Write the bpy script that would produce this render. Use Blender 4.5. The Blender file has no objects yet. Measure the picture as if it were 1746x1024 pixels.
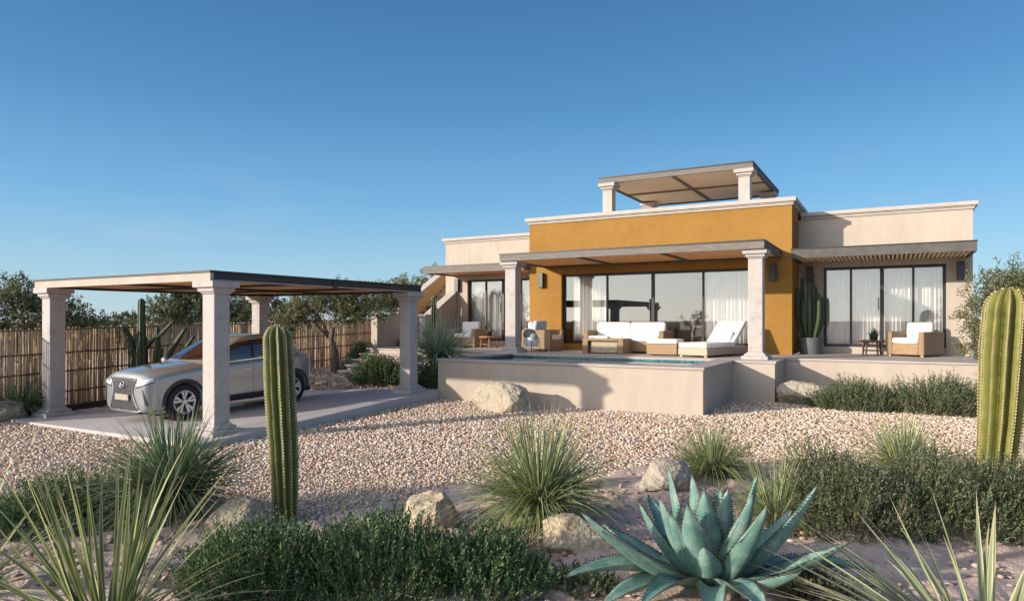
import bpy, bmesh, math, random
import numpy as np
from mathutils import Vector, Matrix
from mathutils.bvhtree import BVHTree
random.seed(7); rng = np.random.default_rng(11)
S = bpy.context.scene; COL = S.collection
PI = math.pi; R = math.radians

# ------------------------------------------------------------------ materials
def newmat(name):
    m = bpy.data.materials.new(name); m.use_nodes = True
    nt = m.node_tree; b = nt.nodes['Principled BSDF']
    return m, nt, b
def N(nt, t, **kw):
    n = nt.nodes.new(t)
    for k, v in kw.items():
        if k in n.inputs: n.inputs[k].default_value = v
        else: setattr(n, k, v)
    return n
def L(nt, a, b): nt.links.new(a, b)
def ramp(nt, fac, stops):
    r = N(nt, 'ShaderNodeValToRGB'); e = r.color_ramp.elements
    while len(e) < len(stops): e.new(0.5)
    for i, (p, c) in enumerate(stops): e[i].position = p; e[i].color = (*c, 1)
    L(nt, fac, r.inputs[0]); return r
def coords(nt, scale=(1, 1, 1)):
    tc = N(nt, 'ShaderNodeTexCoord'); mp = N(nt, 'ShaderNodeMapping'); mp.inputs['Scale'].default_value = scale
    L(nt, tc.outputs['Object'], mp.inputs[0]); return mp.outputs[0]
def mottled(name, c1, c2, scale=3, rough=.85, bump=.15, bscale=60, detail=6, stretch=(1, 1, 1), c3=None, dist=.01):
    m, nt, b = newmat(name); v = coords(nt, stretch)
    n = N(nt, 'ShaderNodeTexNoise', Scale=scale, Detail=detail, Roughness=.62); L(nt, v, n.inputs['Vector'])
    stops = [(.32, c1), (.68, c2)] if c3 is None else [(.28, c1), (.5, c2), (.74, c3)]
    r = ramp(nt, n.outputs['Fac'], stops); L(nt, r.outputs[0], b.inputs['Base Color'])
    b.inputs['Roughness'].default_value = rough
    n2 = N(nt, 'ShaderNodeTexNoise', Scale=bscale, Detail=5, Roughness=.6); L(nt, v, n2.inputs['Vector'])
    bp = N(nt, 'ShaderNodeBump', Strength=bump, Distance=dist); L(nt, n2.outputs['Fac'], bp.inputs['Height'])
    L(nt, bp.outputs[0], b.inputs['Normal']); return m
def stucco(name, c1, c2, grain=70, bump=.2, dist=.01, streak=.4):
    m, nt, b = newmat(name); v = coords(nt); mp = N(nt, 'ShaderNodeMapping'); mp.inputs['Scale'].default_value = (2.6, 2.6, .45); L(nt, v, mp.inputs[0])
    n1 = N(nt, 'ShaderNodeTexNoise', Scale=1.3, Detail=7, Roughness=.65); L(nt, v, n1.inputs['Vector'])
    n2 = N(nt, 'ShaderNodeTexNoise', Scale=1.6, Detail=6, Roughness=.7); L(nt, mp.outputs[0], n2.inputs['Vector'])
    r = ramp(nt, n1.outputs['Fac'], [(.3, c1), (.7, c2)]); st = ramp(nt, n2.outputs['Fac'], [(.36, (.83, .80, .77)), (.56, (1, 1, 1))])
    mx = N(nt, 'ShaderNodeMix', data_type='RGBA', blend_type='MULTIPLY'); mx.inputs[0].default_value = streak; L(nt, r.outputs[0], mx.inputs[6]); L(nt, st.outputs[0], mx.inputs[7]); L(nt, mx.outputs[2], b.inputs['Base Color'])
    b.inputs['Roughness'].default_value = .9; b.inputs['Specular IOR Level'].default_value = .2
    n3 = N(nt, 'ShaderNodeTexNoise', Scale=grain, Detail=5); n4 = N(nt, 'ShaderNodeTexNoise', Scale=6, Detail=4); L(nt, v, n3.inputs['Vector']); L(nt, v, n4.inputs['Vector'])
    ad = N(nt, 'ShaderNodeMath', operation='MULTIPLY_ADD'); L(nt, n4.outputs['Fac'], ad.inputs[0]); ad.inputs[1].default_value = 1.5; L(nt, n3.outputs['Fac'], ad.inputs[2])
    bp = N(nt, 'ShaderNodeBump', Strength=bump, Distance=dist); L(nt, ad.outputs[0], bp.inputs['Height']); L(nt, bp.outputs[0], b.inputs['Normal']); return m
def plain(name, c, rough=.5, metal=0, coat=0, spec=.5):
    m, nt, b = newmat(name); b.inputs['Base Color'].default_value = (*c, 1)
    b.inputs['Roughness'].default_value = rough; b.inputs['Metallic'].default_value = metal
    b.inputs['Coat Weight'].default_value = coat; b.inputs['Specular IOR Level'].default_value = spec; return m
def leafmat(name, cols, rough=.5, trans=.25, spec=.35):
    m, nt, b = newmat(name)
    g = N(nt, 'ShaderNodeNewGeometry'); k = len(cols)
    r = ramp(nt, g.outputs['Random Per Island'], [(i/max(1, k-1), c) for i, c in enumerate(cols)])
    L(nt, r.outputs[0], b.inputs['Base Color']); b.inputs['Roughness'].default_value = rough
    b.inputs['Specular IOR Level'].default_value = spec
    if trans > 0:
        t = N(nt, 'ShaderNodeBsdfTranslucent'); L(nt, r.outputs[0], t.inputs[0])
        mx = N(nt, 'ShaderNodeMixShader'); mx.inputs[0].default_value = trans
        L(nt, b.outputs[0], mx.inputs[1]); L(nt, t.outputs[0], mx.inputs[2])
        L(nt, mx.outputs[0], nt.nodes['Material Output'].inputs[0])
    return m
def blademat(name, mid, edge, tip, rough=.45, trans=.2):
    """two-toned strap leaf: darker centre, pale margins, drying tip (uv: u across, v along)"""
    m, nt, b = newmat(name)
    uv = N(nt, 'ShaderNodeUVMap'); sx = N(nt, 'ShaderNodeSeparateXYZ'); L(nt, uv.outputs[0], sx.inputs[0])
    a = N(nt, 'ShaderNodeMath', operation='SUBTRACT'); L(nt, sx.outputs[0], a.inputs[0]); a.inputs[1].default_value = .5
    ab = N(nt, 'ShaderNodeMath', operation='ABSOLUTE'); L(nt, a.outputs[0], ab.inputs[0])
    r = ramp(nt, ab.outputs[0], [(.18, mid), (.42, edge)])
    g = N(nt, 'ShaderNodeNewGeometry'); hs = N(nt, 'ShaderNodeHueSaturation')
    mr = N(nt, 'ShaderNodeMapRange'); mr.inputs['To Min'].default_value = .6; mr.inputs['To Max'].default_value = 1.35
    L(nt, g.outputs['Random Per Island'], mr.inputs[0]); L(nt, mr.outputs[0], hs.inputs['Value']); L(nt, r.outputs[0], hs.inputs['Color'])
    mx = N(nt, 'ShaderNodeMix', data_type='RGBA'); L(nt, hs.outputs[0], mx.inputs[6]); mx.inputs[7].default_value = (*tip, 1)
    r2 = ramp(nt, sx.outputs[1], [(.72, (0, 0, 0)), (1, (1, 1, 1))]); L(nt, r2.outputs[0], mx.inputs[0])
    L(nt, mx.outputs[2], b.inputs['Base Color']); b.inputs['Roughness'].default_value = rough
    b.inputs['Specular IOR Level'].default_value = .4
    t = N(nt, 'ShaderNodeBsdfTranslucent'); L(nt, mx.outputs[2], t.inputs[0])
    ms = N(nt, 'ShaderNodeMixShader'); ms.inputs[0].default_value = trans
    L(nt, b.outputs[0], ms.inputs[1]); L(nt, t.outputs[0], ms.inputs[2]); L(nt, ms.outputs[0], nt.nodes['Material Output'].inputs[0])
    return m
def woodmat(name, c1, c2, axis='x', plank=.11, rough=.55, gap=(.02, .01, .006)):
    m, nt, b = newmat(name); tc = N(nt, 'ShaderNodeTexCoord'); sx = N(nt, 'ShaderNodeSeparateXYZ'); L(nt, tc.outputs['Object'], sx.inputs[0])
    o = sx.outputs[0 if axis == 'x' else 1]
    dv = N(nt, 'ShaderNodeMath', operation='DIVIDE'); L(nt, o, dv.inputs[0]); dv.inputs[1].default_value = plank
    fl = N(nt, 'ShaderNodeMath', operation='FLOOR'); L(nt, dv.outputs[0], fl.inputs[0])
    fr = N(nt, 'ShaderNodeMath', operation='FRACT'); L(nt, dv.outputs[0], fr.inputs[0])
    wn = N(nt, 'ShaderNodeTexWhiteNoise', noise_dimensions='1D'); L(nt, fl.outputs[0], wn.inputs['W'])
    mp = N(nt, 'ShaderNodeMapping'); mp.inputs['Scale'].default_value = (22, 2, 22) if axis == 'x' else (2, 22, 22)
    L(nt, tc.outputs['Object'], mp.inputs[0]); gn = N(nt, 'ShaderNodeTexNoise', Scale=2.2, Detail=6); L(nt, mp.outputs[0], gn.inputs['Vector'])
    ad = N(nt, 'ShaderNodeMath', operation='ADD'); L(nt, wn.outputs['Value'], ad.inputs[0]); L(nt, gn.outputs['Fac'], ad.inputs[1])
    r = ramp(nt, ad.outputs[0], [(.35, c1), (1., c2)])
    gp = ramp(nt, fr.outputs[0], [(.0, (1, 1, 1)), (.06, (0, 0, 0))])
    mx = N(nt, 'ShaderNodeMix', data_type='RGBA'); L(nt, gp.outputs[0], mx.inputs[0]); L(nt, r.outputs[0], mx.inputs[6]); mx.inputs[7].default_value = (*gap, 1)
    L(nt, mx.outputs[2], b.inputs['Base Color']); b.inputs['Roughness'].default_value = rough; return m
def wickermat(name, c1, c2):
    m, nt, b = newmat(name); tc = N(nt, 'ShaderNodeTexCoord')
    w = []
    for d in ('X', 'Y', 'Z'):
        t = N(nt, 'ShaderNodeTexWave', Scale=14, bands_direction=d); t.inputs['Distortion'].default_value = 1.2; t.inputs['Detail'].default_value = 1
        L(nt, tc.outputs['Object'], t.inputs['Vector']); w.append(t)
    mu = N(nt, 'ShaderNodeMath', operation='MAXIMUM'); L(nt, w[0].outputs['Fac'], mu.inputs[0]); L(nt, w[1].outputs['Fac'], mu.inputs[1])
    mv = N(nt, 'ShaderNodeMath', operation='MULTIPLY'); L(nt, mu.outputs[0], mv.inputs[0]); L(nt, w[2].outputs['Fac'], mv.inputs[1])
    n = N(nt, 'ShaderNodeTexNoise', Scale=30); L(nt, tc.outputs['Object'], n.inputs['Vector'])
    ad = N(nt, 'ShaderNodeMath', operation='MULTIPLY_ADD'); L(nt, n.outputs['Fac'], ad.inputs[0]); ad.inputs[1].default_value = .5; L(nt, mv.outputs[0], ad.inputs[2])
    r = ramp(nt, ad.outputs[0], [(.2, c1), (.9, c2)]); L(nt, r.outputs[0], b.inputs['Base Color'])
    b.inputs['Roughness'].default_value = .55
    bp = N(nt, 'ShaderNodeBump', Strength=.7, Distance=.012); L(nt, mv.outputs[0], bp.inputs['Height']); L(nt, bp.outputs[0], b.inputs['Normal']); return m
def glassmat(name, tint, ior=1.7, add=.07, rough=0.0):
    m, nt, b = newmat(name); nt.nodes.remove(b)
    t = N(nt, 'ShaderNodeBsdfTransparent'); t.inputs[0].default_value = (*tint, 1)
    g = N(nt, 'ShaderNodeBsdfGlossy'); g.inputs['Roughness'].default_value = rough
    f = N(nt, 'ShaderNodeFresnel', IOR=ior); a = N(nt, 'ShaderNodeMath', operation='ADD', use_clamp=True); L(nt, f.outputs[0], a.inputs[0]); a.inputs[1].default_value = add
    mx = N(nt, 'ShaderNodeMixShader'); L(nt, a.outputs[0], mx.inputs[0]); L(nt, t.outputs[0], mx.inputs[1]); L(nt, g.outputs[0], mx.inputs[2])
    L(nt, mx.outputs[0], nt.nodes['Material Output'].inputs[0]); return m
def islandmat(name, stops, rough=.85, noise=8, bump=.3):
    m, nt, b = newmat(name); g = N(nt, 'ShaderNodeNewGeometry')
    r = ramp(nt, g.outputs['Random Per Island'], stops)
    n = N(nt, 'ShaderNodeTexNoise', Scale=noise, Detail=4); L(nt, coords(nt), n.inputs['Vector'])
    mx = N(nt, 'ShaderNodeMix', data_type='RGBA', blend_type='MULTIPLY'); mx.inputs[0].default_value = .5
    L(nt, r.outputs[0], mx.inputs[6]); rr = ramp(nt, n.outputs['Fac'], [(.3, (.6, .58, .56)), (.65, (1, 1, 1))]); L(nt, rr.outputs[0], mx.inputs[7])
    L(nt, mx.outputs[2], b.inputs['Base Color']); b.inputs['Roughness'].default_value = rough
    b.inputs['Specular IOR Level'].default_value = .25; return m

M = dict(
 cream=stucco('cream_stucco', (.45, .385, .32), (.50, .435, .365)),
 poolwall=stucco('pool_stucco', (.435, .37, .31), (.48, .415, .35)),
 yellow=stucco('ochre_stucco', (.285, .15, .036), (.345, .185, .048), 30, .45, .014, .2),
 ochre2=mottled('pale_ochre_stucco', (.50, .31, .13), (.55, .35, .16), 2, .9, .2, 40),
 stone=mottled('cantera_stone', (.345, .312, .30), (.455, .418, .398), 5, .88, .25, 45, c3=(.405, .365, .34)),
 cornice=mottled('cornice_stone', (.41, .37, .335), (.495, .45, .41), 4, .85, .15, 60),
 beam=mottled('weathered_beam', (.135, .12, .108), (.215, .19, .168), 4, .8, .25, 30, stretch=(1, 4, 8)),
 beamgrey=mottled('grey_beam', (.075, .068, .062), (.12, .11, .10), 5, .75, .2, 30),
 beamlight=mottled('plaster_fascia', (.38, .335, .285), (.46, .41, .35), 3, .85, .15, 50),
 black=plain('black_metal', (.018, .018, .02), .45), frame=plain('bronze_aluminium', (.035, .034, .036), .4, .3),
 lampm=plain('charcoal_metal', (.05, .05, .055), .4, .4), steel=plain('grey_steel', (.3, .3, .31), .35, .9),
 soffit=woodmat('cedar_soffit', (.78, .35, .11), (.92, .48, .18), 'x', .12),
 soffity=woodmat('cedar_soffit_cross', (.78, .35, .11), (.92, .48, .18), 'y', .12),
 palewood=woodmat('pale_slats', (.94, .66, .38), (.96, .75, .49), 'x', .07, gap=(.42, .30, .19)),
 wood=mottled('teak', (.22, .11, .05), (.33, .18, .09), 6, .5, .1, 40, stretch=(8, 1, 8)),
 darkwood=mottled('dark_teak', (.10, .065, .045), (.16, .10, .07), 6, .5, .1, 40, stretch=(1, 8, 8)),
 lightwood=mottled('oak', (.45, .30, .17), (.55, .38, .22), 6, .5, .1, 40, stretch=(1, 8, 8)),
 deck=mottled('deck_stone', (.37, .325, .30), (.47, .415, .385), 2.2, .7, .08, 40),
 coping=mottled('coping_stone', (.34, .295, .275), (.43, .38, .35), 3, .7, .1, 40),
 concrete=mottled('concrete', (.37, .355, .35), (.47, .45, .435), 1.4, .8, .1, 30, c3=(.43, .41, .40)),
 wicker=wickermat('wicker', (.16, .10, .055), (.52, .36, .21)), wickerpale=wickermat('pale_wicker', (.30, .24, .16), (.66, .55, .40)),
 cushion=mottled('white_canvas', (.80, .78, .74), (.86, .84, .80), 8, .95, .25, 300),
 pillow=mottled('blue_grey_canvas', (.42, .46, .52), (.5, .54, .6), 8, .95, .25, 300),
 curtain=mottled('sheer_curtain', (.86, .84, .81), (.92, .90, .87), 3, .95, .05, 200),
 interior=mottled('interior_plaster', (.60, .57, .53), (.66, .63, .59), 1, .9, .02, 30),
 glass=glassmat('window_glass', (.97, .975, .975), 1.5, .12),
 rock=mottled('boulder', (.26, .195, .115), (.52, .44, .31), 5, .95, .9, 14, 9, c3=(.41, .31, .19), dist=.05),
 rockgrey=mottled('grey_boulder', (.23, .195, .145), (.45, .395, .31), 4, .95, .9, 14, 9, c3=(.38, .30, .19), dist=.05),
 bark=mottled('bark', (.10, .075, .05), (.20, .155, .11), 9, .95, .8, 25, stretch=(1, 1, .3), dist=.03),
 bamboo=islandmat('bamboo_canes', [(0, (.34, .245, .145)), (.3, (.52, .38, .235)), (.65, (.62, .47, .30)), (1, (.72, .57, .385))], .6, 5),
 rail=plain('fence_rail', (.13, .085, .055), .8),
 pot=mottled('grey_pot', (.085, .09, .10), (.14, .145, .155), 6, .6, .2, 40), whitepot=mottled('white_pot', (.62, .64, .68), (.7, .72, .75), 6, .5, .05, 40),
 soil=mottled('soil', (.05, .035, .025), (.10, .07, .05), 30, .95, .6, 80),
 cactus=mottled('cactus_skin', (.065, .08, .018), (.14, .15, .036), 5, .55, .3, 40, 8, c3=(.095, .11, .025)),
 cactusyellow=mottled('cactus_skin_yellow', (.12, .128, .026), (.205, .198, .042), 6, .5, .1, 60),  # skin colour, yellower than the plain cactus skin
 cactusdark=mottled('cactus_skin_dark', (.028, .05, .022), (.055, .085, .035), 6, .5, .1, 60),
 cactusgrey=mottled('cactus_skin_grey', (.18, .23, .18), (.28, .33, .26), 8, .6, .1, 60),
 spine=plain('spines', (.50, .42, .26), .7), spinepale=plain('spines_pale', (.46, .34, .20), .8),
 paint=plain('silver_paint', (.34, .352, .368), .27, .35, 1), chrome=plain('chrome', (.75, .75, .76), .12, 1),
 rubber=plain('rubber', (.015, .015, .016), .75), rim=plain('alloy', (.62, .62, .64), .28, .8), clad=plain('black_cladding', (.03, .03, .032), .6),
 carglass=plain('tinted_glass', (.035, .02, .014), .04, 0, .6, .8), lens=plain('lamp_lens', (.72, .76, .82), .08, .2, 1), plate=plain('number_plate', (.36, .31, .25), .5),
 red=plain('tail_lens', (.25, .01, .01), .15, 0, .8),
 olive=leafmat('olive_leaves', [(.065, .08, .038), (.10, .12, .055), (.15, .17, .085), (.21, .22, .125)], .5, .25),
 olivepale=leafmat('pale_olive_leaves', [(.09, .11, .045), (.14, .155, .065), (.20, .21, .10), (.27, .26, .14)], .5, .3),  # leaf colours, paler than the other olive leaves
 rosemary=leafmat('rosemary_leaves', [(.03, .07, .028), (.06, .12, .045), (.11, .18, .07), (.20, .27, .11)], .5, .2),
 rosegrey=leafmat('grey_shrub_leaves', [(.06, .085, .04), (.10, .125, .062), (.15, .175, .09), (.20, .215, .12)], .5, .2),
 silverleaf=leafmat('silver_leaves', [(.22, .24, .2), (.32, .34, .29), (.4, .41, .36)], .7, .2),
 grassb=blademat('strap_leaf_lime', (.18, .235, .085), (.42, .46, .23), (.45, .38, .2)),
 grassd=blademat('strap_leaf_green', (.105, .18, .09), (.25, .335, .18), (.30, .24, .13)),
 grassm=blademat('strap_leaf_bright', (.20, .29, .14), (.50, .56, .37), (.5, .45, .3)),
 yucca=blademat('yucca_leaf', (.15, .20, .075), (.48, .48, .21), (.45, .36, .2)),
 yuccapale=blademat('yucca_leaf_pale', (.22, .26, .13), (.50, .50, .30), (.50, .42, .28)),
)
def agavemat():
    m, nt, b = newmat('agave_skin'); uv = N(nt, 'ShaderNodeUVMap'); sx = N(nt, 'ShaderNodeSeparateXYZ'); L(nt, uv.outputs[0], sx.inputs[0])
    n = N(nt, 'ShaderNodeTexNoise', Scale=9, Detail=6, Roughness=.65); L(nt, coords(nt), n.inputs['Vector'])
    mp = N(nt, 'ShaderNodeMapping'); mp.inputs['Scale'].default_value = (26, 2.2, 1); L(nt, uv.outputs[0], mp.inputs[0]); n2 = N(nt, 'ShaderNodeTexNoise', Scale=1.5, Detail=5); L(nt, mp.outputs[0], n2.inputs['Vector'])
    av = N(nt, 'ShaderNodeMath', operation='MULTIPLY_ADD'); L(nt, n2.outputs['Fac'], av.inputs[0]); av.inputs[1].default_value = .6; L(nt, n.outputs['Fac'], av.inputs[2])
    r = ramp(nt, av.outputs[0], [(.50, (.065, .155, .135)), (.78, (.135, .25, .21)), (1.02, (.26, .365, .31))])
    bp = N(nt, 'ShaderNodeBump', Strength=.25, Distance=.006); L(nt, av.outputs[0], bp.inputs['Height']); L(nt, bp.outputs[0], b.inputs['Normal'])
    mx = N(nt, 'ShaderNodeMix', data_type='RGBA'); L(nt, r.outputs[0], mx.inputs[6]); mx.inputs[7].default_value = (.07, .045, .03, 1)
    r2 = ramp(nt, sx.outputs[1], [(.95, (0, 0, 0)), (.99, (1, 1, 1))]); L(nt, r2.outputs[0], mx.inputs[0])
    L(nt, mx.outputs[2], b.inputs['Base Color']); b.inputs['Roughness'].default_value = .5; return m
M['agave'] = agavemat(); M['thorn'] = plain('agave_thorns', (.09, .055, .035), .6)
def watermat():
    m, nt, b = newmat('pool_water'); b.inputs['Base Color'].default_value = (.012, .05, .06, 1)
    b.inputs['Roughness'].default_value = .02; b.inputs['IOR'].default_value = 1.33; b.inputs['Specular IOR Level'].default_value = .6
    n = N(nt, 'ShaderNodeTexNoise', Scale=2.5, Detail=2); L(nt, coords(nt), n.inputs['Vector'])
    bp = N(nt, 'ShaderNodeBump', Strength=.06, Distance=.05); L(nt, n.outputs['Fac'], bp.inputs['Height']); L(nt, bp.outputs[0], b.inputs['Normal']); return m
M['water'] = watermat()
def tilemat(name, stops, size, mortar=(.5, .47, .44), rough=.2):
    m, nt, b = newmat(name); tc = N(nt, 'ShaderNodeTexCoord'); dv = N(nt, 'ShaderNodeVectorMath', operation='DIVIDE'); L(nt, tc.outputs['Object'], dv.inputs[0]); dv.inputs[1].default_value = (size, size, size)
    fl = N(nt, 'ShaderNodeVectorMath', operation='FLOOR'); L(nt, dv.outputs[0], fl.inputs[0])
    wn = N(nt, 'ShaderNodeTexWhiteNoise', noise_dimensions='3D'); L(nt, fl.outputs[0], wn.inputs['Vector'])
    r = ramp(nt, wn.outputs['Value'], stops); r.color_ramp.interpolation = 'CONSTANT'; L(nt, r.outputs[0], b.inputs['Base Color']); b.inputs['Roughness'].default_value = rough; return m
M['mosaic'] = tilemat('turquoise_mosaic', [(0, (.02, .11, .145)), (.35, (.035, .17, .20)), (.7, (.07, .24, .26)), (.9, (.015, .075, .12))], .045)

# ------------------------------------------------------------------ mesh builder
class MB:
    def __init__(s): s.v = []; s.f = []; s.uv = None
    def add(s, vs, fs):
        o = len(s.v); s.v += [tuple(p) for p in vs]; s.f += [tuple(i+o for i in f) for f in fs]; return s
    def box(s, x0, x1, y0, y1, z0, z1):
        v = [(x0, y0, z0), (x1, y0, z0), (x1, y1, z0), (x0, y1, z0), (x0, y0, z1), (x1, y0, z1), (x1, y1, z1), (x0, y1, z1)]
        return s.add(v, [(0, 3, 2, 1), (4, 5, 6, 7), (0, 1, 5, 4), (1, 2, 6, 5), (2, 3, 7, 6), (3, 0, 4, 7)])
    def cbox(s, cx, cy, z0, z1, wx, wy): return s.box(cx-wx/2, cx+wx/2, cy-wy/2, cy+wy/2, z0, z1)
    def frustum(s, cx, cy, z0, z1, a, b):
        v = [(cx-a, cy-a, z0), (cx+a, cy-a, z0), (cx+a, cy+a, z0), (cx-a, cy+a, z0), (cx-b, cy-b, z1), (cx+b, cy-b, z1), (cx+b, cy+b, z1), (cx-b, cy+b, z1)]
        return s.add(v, [(0, 3, 2, 1), (4, 5, 6, 7), (0, 1, 5, 4), (1, 2, 6, 5), (2, 3, 7, 6), (3, 0, 4, 7)])
    def prism_x(s, prof, x0, x1):      # prof: (y,z) polygon
        n = len(prof); v = [(x0, y, z) for y, z in prof]+[(x1, y, z) for y, z in prof]
        return s.add(v, [tuple(range(n-1, -1, -1)), tuple(range(n, 2*n))]+[(i, (i+1) % n, n+(i+1) % n, n+i) for i in range(n)])
    def tube(s, pts, rad, seg=8, cap=True, rib=0, amp=0):
        pts = [Vector(p) for p in pts]; n = len(pts); rings = []
        u = None
        for i, p in enumerate(pts):
            t = (pts[min(i+1, n-1)]-pts[max(i-1, 0)]).normalized()
            if u is None:
                u = t.orthogonal().normalized()
                if abs(t.z) > .9: u = (Vector((1, 0, 0))-t*t.x).normalized()
            u = (u-t*u.dot(t)).normalized(); w = t.cross(u)
            ring = []
            for k in range(seg):
                a = 2*PI*k/seg; r = rad[i]
                if rib: r *= 1+amp*math.cos(rib*a)
                ring.append(p+(u*math.cos(a)+w*math.sin(a))*r)
            rings.append(ring)
        v = [q for r_ in rings for q in r_]; f = []
        for i in range(n-1):
            for k in range(seg): f.append((i*seg+k, i*seg+(k+1) % seg, (i+1)*seg+(k+1) % seg, (i+1)*seg+k))
        if cap: f += [tuple(range(seg-1, -1, -1)), tuple(range((n-1)*seg, n*seg))]
        return s.add(v, f)
    def lathe(s, prof, seg=24, c=(0, 0, 0), axis='z', cap=True):
        v = []; f = []; n = len(prof)
        for (r, h) in prof:
            for k in range(seg):
                a = 2*PI*k/seg
                q = (r*math.cos(a), r*math.sin(a), h)
                if axis == 'x': q = (q[2], q[0], q[1])
                v.append((q[0]+c[0], q[1]+c[1], q[2]+c[2]))
        for i in range(n-1):
            for k in range(seg): f.append((i*seg+k, i*seg+(k+1) % seg, (i+1)*seg+(k+1) % seg, (i+1)*seg+k))
        if cap: f += [tuple(range(seg-1, -1, -1)), tuple(range((n-1)*seg, n*seg))]
        return s.add(v, f)
    def sphere(s, c, r, seg=12, rings=8, sc=(1, 1, 1)):
        prof = [(r*math.sin(PI*i/rings)+1e-4, -r*math.cos(PI*i/rings)) for i in range(rings+1)]
        o = len(s.v); s.lathe(prof, seg)
        for i in range(o, len(s.v)): x, y, z = s.v[i]; s.v[i] = (x*sc[0]+c[0], y*sc[1]+c[1], z*sc[2]+c[2])
        return s
    def rot(s, ang, c=(0, 0), start=0):
        ca, sa = math.cos(ang), math.sin(ang)
        for i in range(start, len(s.v)):
            x, y, z = s.v[i]; x -= c[0]; y -= c[1]; s.v[i] = (c[0]+x*ca-y*sa, c[1]+x*sa+y*ca, z)
        return s
    def rotx(s, ang, c, start=0):      # about an x axis through (y,z)=c
        ca, sa = math.cos(ang), math.sin(ang)
        for i in range(start, len(s.v)):
            x, y, z = s.v[i]; y -= c[0]; z -= c[1]; s.v[i] = (x, c[0]+y*ca-z*sa, c[1]+y*sa+z*ca)
        return s
def wloc(o):
    p = Vector((0, 0, 0))
    while o is not None: p += o.location; o = o.parent
    return p
def link(name, me, mat, parent, smooth=False, bevel=0, seg=2, world=True, sub=0):
    if parent is not None and world:
        w = wloc(parent); me.transform(Matrix.Translation(-w))
    if mat: me.materials.append(mat)
    if smooth: me.polygons.foreach_set('use_smooth', [True]*len(me.polygons))
    me.update()
    o = bpy.data.objects.new(name, me); COL.objects.link(o)
    if parent is not None: o.parent = parent
    if bevel:
        b = o.modifiers.new('bevel', 'BEVEL'); b.width = bevel; b.segments = seg; b.limit_method = 'ANGLE'; b.angle_limit = R(40); b.harden_normals = False
    if sub:
        q = o.modifiers.new('subd', 'SUBSURF'); q.levels = sub; q.render_levels = sub
    return o
def obj(name, mb, mat, parent=None, **kw):
    me = bpy.data.meshes.new(name); me.from_pydata(mb.v, [], mb.f); return link(name, me, mat, parent, **kw)
def npmesh(name, V, F, mat, parent=None, smooth=False, UV=None, world=True):
    """V (n,3), F list of (m,k) int arrays"""
    me = bpy.data.meshes.new(name); V = np.asarray(V, np.float32)
    if not isinstance(F, list): F = [F]
    nl = sum(f.size for f in F); npoly = sum(len(f) for f in F)
    me.vertices.add(len(V)); me.vertices.foreach_set('co', V.ravel())
    li = np.concatenate([f.ravel() for f in F]).astype(np.int32)
    me.loops.add(nl); me.loops.foreach_set('vertex_index', li)
    tot = np.concatenate([np.full(len(f), f.shape[1], np.int32) for f in F]); st = np.concatenate([[0], np.cumsum(tot)[:-1]]).astype(np.int32)
    me.polygons.add(npoly); me.polygons.foreach_set('loop_start', st); me.polygons.foreach_set('loop_total', tot)
    if UV is not None:
        l = me.uv_layers.new(name='UVMap'); l.data.foreach_set('uv', np.asarray(UV, np.float32)[li].ravel())
    me.update(calc_edges=True); me.validate()
    return link(name, me, mat, parent, smooth=smooth, world=world)
def tag(o, label=None, cat=None, group=None, kind=None):
    if label: o['label'] = label
    if cat: o['category'] = cat
    if group: o['group'] = group
    if kind: o['kind'] = kind
    return o
def thing(name, label, cat, loc=(0, 0, 0), group=None):
    o = bpy.data.objects.new(name, None); COL.objects.link(o); o.location = loc; o.empty_display_size = .2
    return tag(o, label, cat, group)
def struct(name, mb, mat, **kw): return tag(obj(name, mb, mat, None, **kw), kind='structure')
def copytree(o, loc, rz=0, parent=None):
    c = o.copy(); COL.objects.link(c)
    if parent is None: c.location = loc; c.rotation_euler = (0, 0, rz)
    else: c.parent = parent
    for ch in list(o.children): copytree(ch, None, 0, c)
    return c

def obj2(name, a, ma, b, mb_, parent, smooth=True, world=True):
    n = len(a.f); c = MB(); c.add(a.v, a.f); c.add(b.v, b.f)
    me = bpy.data.meshes.new(name); me.from_pydata(c.v, [], c.f); o = link(name, me, ma, parent, world=world)
    me.materials.append(mb_); mi = np.zeros(len(me.polygons), np.int32); mi[n:] = 1; me.polygons.foreach_set('material_index', mi)
    sm = np.zeros(len(me.polygons), bool); sm[:n] = smooth; me.polygons.foreach_set('use_smooth', sm); return o
# ------------------------------------------------------------------ setting: slab, terrace, pool water
ZD = .875
def slabz(x, y):
    t = min(1.0, max(0.0, (x+13.2)/4.5)); return .2*(y-6.48)/4.63*t-.045*(1-t)
def slab():
    nx, ny = 10, 10; V = []; F = []
    xs = [-13.72+i*(13.72-8.37)/nx for i in range(nx+1)]; ys = [5.98+j*(11.75-5.98)/ny for j in range(ny+1)]
    mb = MB(); top = [(x, y, slabz(x, y)) for y in ys for x in xs]; n = nx+1
    mb.v = top+[(x, y, -.4) for x, y, z in top]; o = len(top)
    for j in range(ny):
        for i in range(nx):
            a = j*n+i; mb.f.append((a, a+1, a+n+1, a+n))
    for i in range(nx):
        mb.f.append((o+i, o+i+1, i+1, i)); a = ny*n+i; mb.f.append((a, a+1, o+a+1, o+a))
    for j in range(ny):
        a = j*n; mb.f.append((a, a+n, o+a+n, o+a)); a = j*n+nx; mb.f.append((o+a, o+a+n, a+n, a))
    return mb
struct('carport_pavement', slab(), M['concrete'])
b = MB(); b.box(-8.95, -2.8, 14.45, 17.3, -.5, .83); b.box(-2.84, -2.02, 14.22, 17.3, -.5, .83); b.box(-2.02, 1.48, 15.62, 18.5, -.5, .83); b.box(-13.3, -8.95, 15.22, 18.5, -.5, .83)
struct('terrace_wall', b, M['cream'])
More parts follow.
